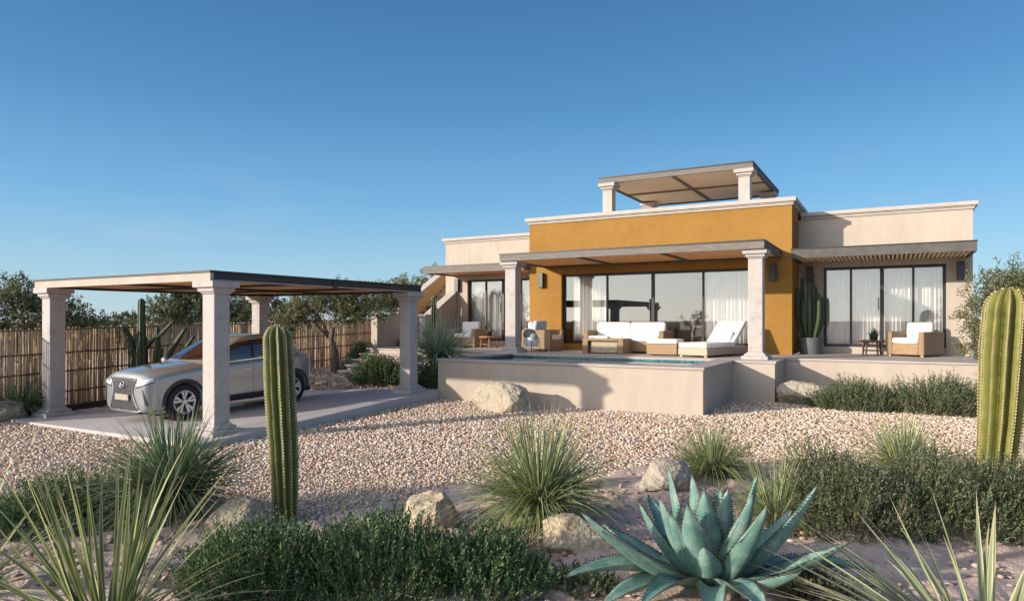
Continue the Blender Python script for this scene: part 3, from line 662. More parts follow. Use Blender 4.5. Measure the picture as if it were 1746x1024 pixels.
    def patch(name, lo, hi, axis, mat, off=.006, n=24, m=10, parent=car):
        a, c = resample(lo, n), resample(hi, n); V = []; F = []
        for j in range(m+1):
            for i in range(n+1):
                p = a[i]+(c[i]-a[i])*j/m
                if axis == 'front': h = hit((p[0], -4, p[1]), (0, 1, 0))
                elif axis == 'rear': h = hit((p[0], 4, p[1]), (0, -1, 0))
                elif axis == 'left': h = hit((4, p[0], p[1]), (-1, 0, 0))
                elif axis == 'right': h = hit((-4, p[0], p[1]), (1, 0, 0))
                else: h = hit((p[0], p[1], 4), (0, 0, -1))
                if h is None: V.append(V[-1] if V else (0, 0, 0)); continue
                q = h[0]+h[1]*off*(1 if h[1].dot(Vector({'front': (0, -1, 0), 'rear': (0, 1, 0), 'left': (1, 0, 0), 'right': (-1, 0, 0), 'top': (0, 0, 1)}[axis])) > 0 else -1); V.append(tuple(q))
        for j in range(m):
            for i in range(n): k = j*(n+1)+i; F.append((k, k+1, k+n+2, k+n+1))
        mbp = MB(); mbp.add(V, F); o = part(name, mbp, mat, parent if parent is car else None, smooth=True)
        if parent is not car: o.parent = parent
        return o
    # glass
    side_lo = [(-.84, 1.05), (-.3, 1.065), (.4, 1.09), (1.0, 1.125), (1.5, 1.17)]; side_hi = [(-.78, 1.095), (-.36, 1.33), (.04, 1.46), (.6, 1.495), (1.08, 1.465), (1.42, 1.33)]
    for sd in ('left', 'right'):
        patch('side_window', side_lo, side_hi, sd, M['carglass'], .005, 40, 10)
        for y0 in (.28, 1.12):
            patch('window_pillar', [(y0, 1.085), (y0+.07, 1.09)], [(y0+.01, 1.485 if y0 < 1 else 1.46), (y0+.08, 1.485 if y0 < 1 else 1.455)], sd, M['black'], .009, 3, 8)
        patch('window_trim', [(-.86, 1.032), (-.3, 1.048), (.4, 1.072), (1.0, 1.105), (1.52, 1.152)], [(-.84, 1.047), (-.3, 1.063), (.4, 1.087), (1.0, 1.122), (1.5, 1.167)], sd, M['chrome'], .007, 30, 2)
        for y in (-1.32, 1.32):
            th = np.linspace(R(-4), R(184), 30)
            patch('arch_cladding', [(y+.385*math.cos(a), .345+.385*math.sin(a)) for a in th], [(y+.455*math.cos(a), .345+.455*math.sin(a)) for a in th], sd, M['clad'], .012, 36, 3)
        patch('sill_cladding', [(-.90, .22), (.90, .22)], [(-.90, .35), (0, .37), (.90, .36)], sd, M['clad'], .010, 20, 4)
        for y in (-.72, .26, 1.02):
            patch('door_seam', [(y, .36), (y+.007, .36)], [(y+(.0 if y < .9 else .12), .98), (y+.007+(.0 if y < .9 else .12), .98)], sd, M['black'], .002, 2, 14)
        sg = 1 if sd == 'left' else -1
        for y in (.08, .98):
            b = MB(); h = hit((4*sg, y, .87), (-sg, 0, 0))[0]; b.box(min(h.x-.01*sg, h.x+.022*sg), max(h.x-.01*sg, h.x+.022*sg), y-.09, y+.09, .86, .885); part('door_handle', b, M['chrome'], car, bevel=.008)
        b = MB(); b.sphere((sg*.98, -.72, 1.07), .1, 14, 8, (1.0, .65, .75)); b.tube([(sg*.84, -.70, 1.0), (sg*.95, -.71, 1.03)], [.03, .03], 8); part('mirror', b, M['paint'], car, smooth=True)
        # lamps
        F_ = lambda pts: [(sg*x, z) for x, z in pts]
        patch('headlight', F_([(.50, .705), (.62, .72), (.74, .75), (.85, .80)]), F_([(.48, .75), (.60, .79), (.72, .83), (.83, .865)]), 'front', M['lens'], .008, 16, 6)
        patch('headlight_bezel', F_([(.44, .675), (.62, .695), (.74, .725), (.86, .785)]), F_([(.50, .705), (.62, .72), (.74, .748), (.855, .80)]), 'front', M['black'], .007, 14, 2)
        patch('bumper_slot', F_([(.765, .35), (.81, .36)]), F_([(.69, .655), (.715, .655)]), 'front', M['black'], .006, 4, 10)
        patch('tail_lamp', F_([(.2, .90), (.5, .91), (.74, .92)]), F_([(.2, .95), (.5, .96), (.74, .985)]), 'rear', M['red'], .008, 12, 4)
    patch('windscreen', [(-.60, 1.13), (-.3, 1.125), (.3, 1.125), (.60, 1.13)], [(-.50, 1.49), (-.25, 1.50), (.25, 1.50), (.50, 1.49)], 'front', M['carglass'], .005, 20, 14)
    patch('rear_window', [(-.55, 1.2), (.55, 1.2)], [(-.5, 1.44), (.5, 1.44)], 'rear', M['carglass'], .005, 16, 8)
    # spindle grille
    M['grille'] = gm = newmat('grille_mesh')[0]; nt = gm.node_tree; bs = nt.nodes['Principled BSDF']
    w = N(nt, 'ShaderNodeTexVoronoi', Scale=1); w.feature = 'DISTANCE_TO_EDGE'; L(nt, coords(nt, (26, 1, 38)), w.inputs['Vector']); r = ramp(nt, w.outputs['Distance'], [(.03, (.14, .14, .145)), (.07, (.010, .010, .012))]); L(nt, r.outputs[0], bs.inputs['Base Color']); bs.inputs['Roughness'].default_value = .4
    lo = [(-.56, .235), (.56, .235)]; mid = [(-.28, .55), (.28, .55)]; hi = [(-.42, .85), (.42, .85)]
    def spread(z):
        return np.interp(z, [.235, .40, .58, .70, .86], [.58, .46, .36, .38, .50])
    V = []; F = []; ny = 22; nx = 24
    for j in range(ny+1):
        z = .235+(.86-.235)*j/ny; w2 = spread(z)
        for i in range(nx+1):
            x = -w2+2*w2*i/nx; h = hit((x, -4, z), (0, 1, 0)); V.append(tuple(h[0]+Vector((0, -.010, 0))))
    for j in range(ny):
        for i in range(nx): k = j*(nx+1)+i; F.append((k, k+1, k+nx+2, k+nx+1))
    g = MB(); g.add(V, F); gr = part('grille', g, M['grille'], car, smooth=True)
    for sg in (-1, 1):
        pts = []
        for j in range(13): z = .235+(.86-.235)*j/12; x = sg*spread(z); h = hit((x, -4, z), (0, 1, 0)); pts.append(tuple(h[0]+Vector((0, -.014, 0))))
        b = MB(); b.tube(pts, [.012]*13, 6); part('grille_trim', b, M['chrome'], car, smooth=True)
    pts = []
    for i in range(17):
        x = -.66+1.32*i/16; h = hit((x, -4, .235), (0, 1, 0)); pts.append(tuple(h[0]+Vector((0, -.012, -.01+.035*max(0, abs(x)-.5)/.16))))
    b = MB(); b.tube(pts, [.02]*17, 8); part('bumper_lip', b, M['chrome'], car, smooth=True)
    y0 = hit((0, -4, .50), (0, 1, 0))[0].y
    b = MB(); b.box(-.26, .26, y0-.05, y0-.02, .435, .55); part('number_plate', b, M['plate'], car, bevel=.006)
    y1 = hit((0, -4, .74), (0, 1, 0))[0].y
    b = MB(); pts = [(.085*math.cos(a), y1-.025-.02*(math.sin(a) < 0), .735+.058*math.sin(a)) for a in np.linspace(0, 2*PI, 25)]; b.tube(pts, [.009]*25, 6)
    b.tube([(-.02, y1-.03, .775), (-.045, y1-.03, .71), (.05, y1-.035, .705)], [.010, .012, .008], 6); b.lathe([(.001, -.012), (.075, -.010), (.075, .0), (.001, .001)], 20)
    part('emblem', b, M['chrome'], car, smooth=True)
    # wheels
    for x, sg in ((.79, 1), (-.79, -1)):
        for y in (-1.32, 1.32):
            tb = MB(); tb.lathe([(.235, -.10), (.30, -.112), (.335, -.10), (.345, -.05), (.345, .05), (.335, .10), (.30, .112), (.235, .10)], 40, (x, y, .345), 'x', cap=False); wh = part('wheel', tb, M['rubber'], car, smooth=True)
            rb = MB(); rb.lathe([(.215, -.09), (.238, .095), (.225, .102), (.205, .09), (.20, .02), (.19, -.08)], 40, (x, y, .345), 'x', cap=False)
            o0 = len(rb.v)
            rm = MB()
            for k in range(5):
                for e in (-.14, .14):
                    a = 2*PI*k/5+.3; a0 = a+e*.6; a1 = a+e*1.5
                    q = lambda rr, aa, xx: (x+sg*xx, y+rr*math.cos(aa), .345+rr*math.sin(aa))
                    wdt = .13
                    vs = [q(.04, a0-wdt*2, .085), q(.04, a0+wdt*2, .085), q(.225, a1+wdt, .098), q(.225, a1-wdt, .098), q(.04, a0-wdt*2, .05), q(.04, a0+wdt*2, .05), q(.225, a1+wdt, .06), q(.225, a1-wdt, .06)]
                    rm.add(vs, [(0, 1, 2, 3), (7, 6, 5, 4), (0, 4, 5, 1), (1, 5, 6, 2), (2, 6, 7, 3), (3, 7, 4, 0)])
            rb.v += rm.v; rb.f += [tuple(i+o0 for i in f) for f in rm.f]
            rb.lathe([(.055, .06), (.055, .10), (.04, .107), (.01, .108)] if sg > 0 else [(.055, -.06), (.055, -.10), (.04, -.107), (.01, -.108)], 16, (x, y, .345), 'x')
            r_ = part('rim', rb, M['rim'], None); r_.parent = wh
            db = MB(); db.lathe([(.02, -.02), (.19, -.02), (.19, .01), (.02, .01)], 28, (x, y, .345), 'x'); d_ = part('brake_disc', db, M['black'], None); d_.parent = wh
    b = MB(); b.box(-.78, .78, -1.9, 1.9, .22, .34); part('underbody', b, M['black'], car)
    b = MB(); b.box(-.52, .52, 1.50, 1.70, 1.49, 1.515); part('spoiler', b, M['paint'], car, bevel=.01)
    car.rotation_euler = (rx, 0, rz); return car
build_car((-11.03, 8.37, .045), R(-2.5), R(1.4)).scale = (.77, .86, .86)
# ------------------------------------------------------------------ ground
from mathutils import noise as MN
def ss(a, b, x): t = np.clip((x-a)/(b-a), 0, 1); return t*t*(3-2*t)
def gh(x, y): return -.11+.11*ss(6.5, 12, y)+.04*ss(-6, -2, x)*ss(9, 13, y)+.16*ss(10.5, 14, y)*ss(-9.2, -11, x)
def vnoise(x, y, s, seed=0):
    """cheap smooth value noise on arrays"""
    r = np.random.default_rng(seed); T = r.random((256, 256)); u = x*s; v = y*s; i = np.floor(u).astype(int); j = np.floor(v).astype(int); fu = u-i; fv = v-j
    fu = fu*fu*(3-2*fu); fv = fv*fv*(3-2*fv); i0, i1, j0, j1 = i % 256, (i+1) % 256, j % 256, (j+1) % 256
    return (T[i0, j0]*(1-fu)+T[i1, j0]*fu)*(1-fv)+(T[i0, j1]*(1-fu)+T[i1, j1]*fu)*fv
BND = np.array([(-40, 2.9), (-9.76, 3.5), (-8.41, 3.63), (-6.55, 3.65), (-5.66, 3.83), (-4.98, 4.11), (-4.39, 4.44), (-4.24, 5.2), (-4.04, 6.0), (-3.21, 6.05), (-2.88, 6.75), (-2.70, 7.6), (-2.35, 8.2), (-1.57, 7.4), (-1.04, 7.7), (-.75, 8.9), (-.12, 9.04), (.6, 9.38), (1.34, 9.73), (1.95, 10.02), (40, 18)])
def is_gravel(x, y): return y > np.interp(x, BND[:, 0], BND[:, 1])+.35*(vnoise(x, y, 1.7, 3)-.5)
fx = np.r_[-2500, -900, -300, -120, -60, -35, -24, np.arange(-18, -9, .12), np.arange(-9, 2.6, .06), np.arange(2.6, 4, .12), 5, 7, 10, 16, 30, 80, 300, 900, 2500]
fy = np.r_[-900, -200, -60, -20, -8, -3, np.arange(.5, 1.5, .1), np.arange(1.5, 8.2, .055), np.arange(8.2, 16, .12), 17, 19, 22, 27, 35, 50, 80, 150, 400, 1000, 2500]
GX, GY = np.meshgrid(fx, fy); Z = gh(GX, GY)
d_ = ~is_gravel(GX, GY); near = (np.abs(GX+7) < 11.5) & (GY > .4) & (GY < 16.2)
Z = Z+np.where(near, np.where(d_, .09*(vnoise(GX, GY, 1.6, 5)-.4)+.05*(vnoise(GX, GY, 4.5, 6)-.5)+.06*vnoise(GX, GY, 7, 8)**1.5+.03*vnoise(GX, GY, 16, 9)**2, .03*(vnoise(GX, GY, .8, 7)-.5)), 0)
inslab = (GX > -13.6) & (GX < -8.45) & (GY > 6.1) & (GY < 11.7); Z = np.where(inslab, np.minimum(Z, -.12), Z)
nX = len(fx); idx = np.arange(len(fy)*nX).reshape(len(fy), nX)
F_ = np.stack([idx[:-1, :-1], idx[:-1, 1:], idx[1:, 1:], idx[1:, :-1]], -1).reshape(-1, 4)
M['dirt'] = mottled('desert_dirt', (.33, .24, .195), (.57, .44, .37), 7, .95, .8, 55, 9, c3=(.46, .345, .285), dist=.03)
g_ = npmesh('ground', np.stack([GX, GY, Z], -1).reshape(-1, 3), F_, M['dirt'], smooth=True); tag(g_, kind='structure')
def rand_rot(n, r):
    q = r.normal(size=(n, 4)); q /= np.linalg.norm(q, axis=1, keepdims=True); w, x, y, z = q.T
    return np.stack([1-2*(y*y+z*z), 2*(x*y-z*w), 2*(x*z+y*w), 2*(x*y+z*w), 1-2*(x*x+z*z), 2*(y*z-x*w), 2*(x*z-y*w), 2*(y*z+x*w), 1-2*(x*x+y*y)], -1).reshape(n, 3, 3)
bm = bmesh.new(); bmesh.ops.create_icosphere(bm, subdivisions=1, radius=1); ICO = np.array([v.co[:] for v in bm.verts]); ICF = np.array([[v.index for v in f.verts] for f in bm.faces]); bm.free()
def pebbles(name, xy, rad, mat, flat=.65, sink=.3):
    n = len(xy); r = np.random.default_rng(len(xy))
    V = ICO[None]*r.uniform(.72, 1.2, (n, len(ICO), 1))*np.stack([np.ones(n), r.uniform(.6, 1, n), r.uniform(flat-.2, flat+.15, n)], -1)[:, None]
    V = np.einsum('nij,nkj->nki', rand_rot(n, r)*1.0, V)*rad[:, None, None]
    V[:, :, 2] *= .55
    z = gh(xy[:, 0], xy[:, 1])
    V += np.stack([xy[:, 0], xy[:, 1], z+rad*(sink)], -1)[:, None]
    F = (ICF[None]+(np.arange(n)*len(ICO))[:, None, None]).reshape(-1, 3)
    return npmesh(name, V.reshape(-1, 3), F, mat)
gr = np.random.default_rng(21)
M['gravel'] = islandmat('river_gravel', [(0, (.36, .25, .185)), (.14, (.60, .455, .325)), (.3, (.72, .60, .46)), (.46, (.50, .27, .155)), (.6, (.78, .685, .585)), (.76, (.64, .48, .325)), (.9, (.85, .80, .73)), (1, (.46, .41, .37))], .8, 40)
def camd(x, y): return -.491*x+.871*y
def infr(x, y): d = camd(x, y); u = .871*x+.491*y; return (d > 2.5) & (np.abs(u) < d*.80+.5)
n = 640000; x = gr.uniform(-16, 3.2, n); y = gr.uniform(2.5, 15.6, n); d = camd(x, y)
k = infr(x, y) & is_gravel(x, y) & (gr.random(n) < np.clip(7.0/d, .42, 1)) & ~((x > -13.7) & (x < -8.4) & (y > 6.0) & (y < 11.7)) & ~((x > -8.4) & (x < -2.85) & (y > 11.75)) & ~((x > -2.9) & (y > 14.25) & (x < -1.95)) & ~((x > -2) & (y > 15.62)) & ~((x < -12.98-.2274*(y-2.4)+.1))
k &= ~((x < -8.5) & (y > 11.8))
x, y = x[k], y[k]; rad = .0075+.019*gr.random(len(x))**2.2; rad *= np.clip(camd(x, y)/8, .85, 1.3)
tag(pebbles('gravel', np.stack([x, y], -1), rad, M['gravel'], sink=.8), 'pale pink and tan gravel spread between the carport and the pool', 'gravel', kind='stuff')
n = 120000; x = gr.uniform(-16, 3.2, n); y = gr.uniform(1.0, 16.5, n)
k = infr(x, y) & ~is_gravel(x, y) & (y < 11) | (infr(x, y) & (x < -8.9) & (y > 11.8) & (x > -16) & (y < 15))
x, y = x[k], y[k]; rad = .006+.042*gr.random(len(x))**4.5
M['clods'] = islandmat('dirt_clods', [(0, (.36, .255, .205)), (.4, (.54, .40, .33)), (.75, (.44, .325, .27)), (.93, (.56, .43, .36)), (1, (.66, .54, .45))], .95, 40)
tag(pebbles('soil_clods', np.stack([x, y], -1), rad, M['clods'], sink=1.3), 'pinkish crumbled soil between the foreground plants', 'soil', kind='stuff')

# ------------------------------------------------------------------ rocks
def rock(label, loc, size, seed, mat='rock', rz=0, ncut=9, cutd=(.62, .9)):
    r = random.Random(seed); bm = bmesh.new(); bmesh.ops.create_icosphere(bm, subdivisions=5, radius=1)
    pl = []
    for i in range(ncut):
        nrm = Vector((r.gauss(0, 1), r.gauss(0, 1), r.gauss(0, .8))).normalized(); pl.append((nrm, r.uniform(*cutd)))
    for v in bm.verts:
        p = v.co.copy()
        for nrm, dd in pl:
            q = p.dot(nrm)-dd
            if q > 0: p -= nrm*q*.88
        o = Vector((seed*3.1, 0, 0)); nn = MN.fractal(p*1.6+o, 1, 2, 5)*.11+abs(MN.noise(p*5+o))*.05+MN.noise(p*13+o)*.022+MN.noise(p*30+o)*.010
        p *= 1+nn; v.co = Vector((p.x*size[0], p.y*size[1], p.z*size[2]+size[2]*.62))
    me = bpy.data.meshes.new('boulder'); bm.to_mesh(me); bm.free()
    o = link('boulder', me, M[mat], None, smooth=False); o.location = loc; o.rotation_euler = (0, 0, rz); tag(o, label, 'boulder', 'boulders in the gravel garden')
    return o
rock('large pale boulder leaning against the front wall of the pool', (-6.45, 11.0, -.03), (.66, .40, .36), 3, 'rockgrey', R(-12))
rock('rounded boulder at the corner beside the right terrace wall', (-1.45, 14.35, .02), (.56, .45, .32), 8, 'rockgrey', .4)
rock('smooth tan boulder half hidden behind the low shrubs at bottom centre', (-3.5, 4.78, -.13), (.28, .24, .22), 5, 'rock', .2)
rock('rough blocky tan boulder touching the left leaves of the agave', (-2.17, 4.8, -.13), (.33, .25, .185), 12, 'rock', .5, 7, (.55, .75))
rock('angular grey boulder behind the agave in front of the gravel', (-2.08, 7.0, -.12), (.30, .24, .23), 17, 'rockgrey', 1.0, 8, (.5, .8))
rock('tan boulder to the left of the tall left cactus base', (-4.82, 3.8, -.13), (.30, .22, .2), 21, 'rock', 2.0)
rock('shaded boulder at the far left edge beside the carport column', (-13.85, 6.0, -.12), (.42, .34, .26), 24, 'rockgrey', .8)
rock('boulder at the right edge behind the tall right cactus', (1.42, 10.05, -.05), (.34, .3, .25), 28, 'rockgrey', .3)
rock('small reddish boulder next to the left carport column', (-14.0, 6.65, -.12), (.2, .18, .19), 31, 'rock', .3)
for i, (x, y, s) in enumerate([(-12.3, 12.2, .17), (-11.9, 12.3, .11), (-12.7, 12.3, .13), (-13.4, 12.9, .16)]):
    rock(['pale stone at the back edge of the carport pavement, largest of four', 'smallest pale stone at the back edge of the carport pavement', 'pale stone near the bamboo fence behind the carport pavement', 'stone lying in the dirt below the olive tree trunk'][i], (x, y, .06), (s, s*.8, s*.65), 40+i, 'rock', i, 6)

# ------------------------------------------------------------------ strap leaved plants
def blades(loc, n, Lr, W, el, droop, seed, spread=.06, seg=8, fold=.3, elpow=1.0, az=None, tw=.25, zoff=0, stiff=0):
    r = np.random.default_rng(seed); a = r.uniform(0, 2*PI, n) if az is None else r.uniform(az[0], az[1], n)
    e = el[0]+(el[1]-el[0])*r.random(n)**elpow; Ln = r.uniform(Lr[0], Lr[1], n)*(.75+.25*np.sin(e)); t = np.linspace(0, 1, seg+1)
    d = np.stack([np.cos(a)*np.cos(e), np.sin(a)*np.cos(e), np.sin(e)], -1)
    b0 = np.stack([np.cos(a), np.sin(a), np.zeros(n)], -1)*r.uniform(0, spread, (n, 1))+np.array(loc); b0[:, 2] += zoff*r.random(n)
    dr = droop*r.uniform(.3, 1.5, n)*np.cos(e)**(.6+stiff)
    P = b0[:, None]+Ln[:, None, None]*(d[:, None]*t[None, :, None])
    P[:, :, 2] -= (Ln*dr)[:, None]*t[None]**2.2
    P[:, :, 0] += (Ln*r.normal(0, .05, n))[:, None]*t[None]**2; P[:, :, 1] += (Ln*r.normal(0, .05, n))[:, None]*t[None]**2
    T = np.gradient(P, axis=1); T /= np.linalg.norm(T, axis=2, keepdims=True)
    s = np.stack([-np.sin(a), np.cos(a), np.zeros(n)], -1); up = np.cross(s[:, None], T)*-1
    tt = r.normal(0, tw, n); sd = s[:, None]*np.cos(tt)[:, None, None]+up*np.sin(tt)[:, None, None]
    nr = np.cross(sd, T)
    w = W*r.uniform(.7, 1.2, n)[:, None]*np.clip((1-t**2.2), .02, 1)[None]*(.75+.25*np.sin(np.minimum(t*3, 1.57)))[None]
    Lf = P-sd*w[..., None]/2+nr*(w*fold)[..., None]*0; Rt = P+sd*w[..., None]/2
    C = P+nr*(w*fold)[..., None]
    V = np.stack([Lf, C, Rt], 2).reshape(-1, 3); m = seg+1
    UV = np.zeros((n, m, 3, 2)); UV[..., 0] = np.array([0, .5, 1]); UV[..., 1] = t[None, :, None]
    base = (np.arange(n)*m*3)[:, None, None]; j = np.arange(seg)[None, :, None]; c = np.array([0, 1])[None, None]
    q = base+j*3+c; F = np.stack([q, q+1, q+4, q+3], -1).reshape(-1, 4)
    return V, F, UV.reshape(-1, 2)
def strap_plant(name, label, cat, loc, layers, mat, group=None, trunk=None):
    t = thing(name, label, cat, loc, group); Vs, Fs, Us = [], [], []; o = 0
    for ly in layers:
        V, F, U = blades(loc, **ly); Vs.append(V); Fs.append(F+o); Us.append(U); o += len(V)
    npmesh('leaves', np.concatenate(Vs), np.concatenate(Fs), M[mat], t, smooth=True, UV=np.concatenate(Us))
    b = MB(); h = trunk or .12; b.tube([(loc[0], loc[1], loc[2]-(.1 if not trunk else trunk)), (loc[0], loc[1], loc[2]+(.02 if trunk else h))], [.06, .05], 8); obj('stem', b, M['bark'], t)
    return t
def spoon(label, loc, Lm, n, mat, seed, W=.0145, trunk=None, droop=.42):
    return strap_plant('desert_spoon', label, 'grass', loc, [dict(n=int(n*.55), Lr=(Lm*.7, Lm), W=W, el=(R(26), R(80)), droop=droop*.8, seed=seed, elpow=.9, spread=.08), dict(n=int(n*.65), Lr=(Lm*.65, Lm*.95), W=W, el=(R(-2), R(48)), droop=droop*1.1, seed=seed+1, spread=.08, zoff=.14), dict(n=int(n*.2), Lr=(Lm*.4, Lm*.6), W=W*.9, el=(R(-40), R(10)), droop=droop*1.2, seed=seed+2, spread=.07, zoff=.05)], mat, 'spiky grasses in the gravel garden', trunk)
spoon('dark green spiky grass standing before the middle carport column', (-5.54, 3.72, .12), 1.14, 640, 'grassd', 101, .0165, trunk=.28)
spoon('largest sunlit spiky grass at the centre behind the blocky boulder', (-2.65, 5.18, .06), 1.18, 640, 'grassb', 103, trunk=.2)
spoon('small spiky grass in front of the pool corner', (-1.74, 7.66, -.04), .90, 480, 'grassb', 105, .013)
spoon('small upright grass between the agave and the right shrub', (-.87, 6.2, -.06), .78, 380, 'grassb', 107, .011, droop=.35)
spoon('small grass on the gravel just left of the tall right cactus', (.10, 8.75, .0), .92, 380, 'grassb', 109, .013, droop=.35)
spoon('dark spiky grass beside the bamboo fence at the far left', (-13.75, 6.3, .05), 1.0, 360, 'grassd', 111, trunk=.15)
spoon('spiky grass partly hidden behind the right cactus at the right edge', (2.0, 14.9, .35), 1.2, 340, 'grassd', 113, .018, trunk=.35)
spoon('spiky grass rising beside the left end of the pool', (-9.0, 12.55, .80), 1.45, 340, 'grassm', 115, .030, trunk=.7, droop=.45)
strap_plant('yucca', 'large yucca with pale edged leaves in the bottom left corner', 'yucca', (-3.80, 2.16, -.10), [dict(n=72, Lr=(1.0, 1.38), W=.034, el=(R(10), R(84)), droop=.2, seed=131, fold=.22, spread=.09, elpow=.8), dict(n=34, Lr=(.9, 1.35), W=.030, el=(R(4), R(34)), droop=.28, seed=132, fold=.22, spread=.09, zoff=.1)], 'yucca')
strap_plant('yucca', 'yucca cut off by the left edge of the picture', 'yucca', (-5.2, 2.05, -.08), [dict(n=60, Lr=(.7, 1.05), W=.024, el=(R(5), R(80)), droop=.25, seed=135, fold=.22)], 'yucca')
strap_plant('yucca', 'large pale yucca with broad stiff leaves in the bottom right corner', 'yucca', (.42, 4.05, -.04), [dict(n=44, Lr=(.75, 1.15), W=.040, el=(R(14), R(84)), droop=.12, seed=137, fold=.22, spread=.08, elpow=.9), dict(n=64, Lr=(.95, 1.4), W=.032, el=(R(6), R(38)), droop=.15, seed=138, fold=.22, az=(R(120), R(250)))], 'yuccapale')

# ------------------------------------------------------------------ agave
ag = thing('agave', 'big blue green agave with toothed leaves in the foreground', 'agave', (-1.06, 4.59, -.11))
def agave_leaf(tip, W, seed):
    r = random.Random(seed); tip = Vector(tip); h = Vector((tip.x, tip.y, 0)); hl = h.length or .01; hd = h/hl if hl > .02 else Vector((0, -1, 0))
    p0 = hd*.07+Vector((0, 0, .04)); ctl = hd*(hl*.62+.05)+Vector((0, 0, tip.z*.34+.03)); 
    if tip.z < .32: ctl = hd*(hl*.55)+Vector((0, 0, tip.z*.5+.20))
    n = 22; V = []; F = []; U = []; m = 9
    side = Vector((-hd.y, hd.x, 0)); TH = MB()
    for i in range(n+1):
        t = i/n; p = p0*(1-t)**2+ctl*2*t*(1-t)+tip*t*t; dp = ((ctl-p0)*(1-t)+(tip-ctl)*t).normalized()
        nr = side.cross(dp)*-1
        if nr.dot(Vector((0, 0, 1))) < 0 and nr.dot(hd) > 0: nr = -nr
        nr = dp.cross(side)*-1
        if nr.dot(hd) > 0 and abs(nr.z) < .5 or nr.z < -.5: nr = -nr
        w = W*(.62+.38*math.sin(min(1, t/.5)*PI/2))*(1-max(0, (t-.45)/.55)**1.9)+.003; th = .030*(1-t)**.8+.002
        for k in range(m):
            u = -1+2*k/(m-1); V.append(p+side*u*w/2+nr*(abs(u)**2*w*.26)+nr*.006*math.sin(9*t+seed)*u); U.append((k/(m-1), t))
        for k in range(m):
            u = 1-2*k/(m-1); V.append(p+side*u*w/2*.995+nr*(abs(u)**2*w*.26-th*(1-u*u)-.0015)); U.append((k/(m-1), t))
        if .06 < t < .93:
            for sg in (-1, 1):
                for f_ in (0, .5):
                    e = p+side*sg*w/2+nr*(w*.26)+dp*(f_*.045); q = .020*(1-.4*t)
                    o = len(TH.v); TH.v += [tuple(e-dp*q*.55-side*sg*.003), tuple(e+dp*q*.55-side*sg*.003), tuple(e+side*sg*q-dp*q*.1+nr*q*.35), tuple(e-nr*.004)]; TH.f += [(o, o+1, o+2), (o+1, o+3, o+2), (o+3, o, o+2)]
    c = 2*m
    for i in range(n):
        for k in range(c): F.append((i*c+k, i*c+(k+1) % c, (i+1)*c+(k+1) % c, (i+1)*c+k))
    lm = MB(); lm.add(V, F); o = obj2('leaf', lm, M['agave'], TH, M['thorn'], ag, world=False)
    ul = o.data.uv_layers.new(name='UVMap'); U = np.array(U+[(.5, .5)]*len(TH.v), np.float32); li = np.zeros(len(o.data.loops), np.int32); o.data.loops.foreach_get('vertex_index', li); ul.data.foreach_set('uv', U[li].ravel())
tips = [(-.26, -.10, .83), (-.09, -.13, .80), (.05, -.36, .77), (.16, -.2, .75), (.03, .16, .66), (.29, .08, .80), (.66, .02, .78), (.41, -.30, .70), (.32, -.26, .74), (-.02, -.5, .70), (-.26, -.30, .66), (-.43, -.2, .58), (-.66, -.66, .60), (-.44, -.84, .56), (-.70, -.80, .22), (.06, -.40, .42), (.84, .0, .46), (.62, -.50, .40), (.98, .36, .18), (-.16, -.40, .60),
        (-.2, -.86, .16), (.22, -.86, .12), (.5, -.78, .2), (-.55, .35, .5), (.45, .5, .48), (-.75, -.05, .35), (.0, .7, .4), (.0, -.05, .62), (.08, .02, .60), (-.45, -.85, .10)]
for i, tp in enumerate(tips): agave_leaf(tp, (.195 if i < 17 else .17) if i < 20 else .16, i)
b = MB(); b.lathe([(.05, -.05), (.10, .0), (.09, .10), (.03, .30), (.004, .48)], 12); obj('heart', b, M['agave'], ag, smooth=True, world=False)

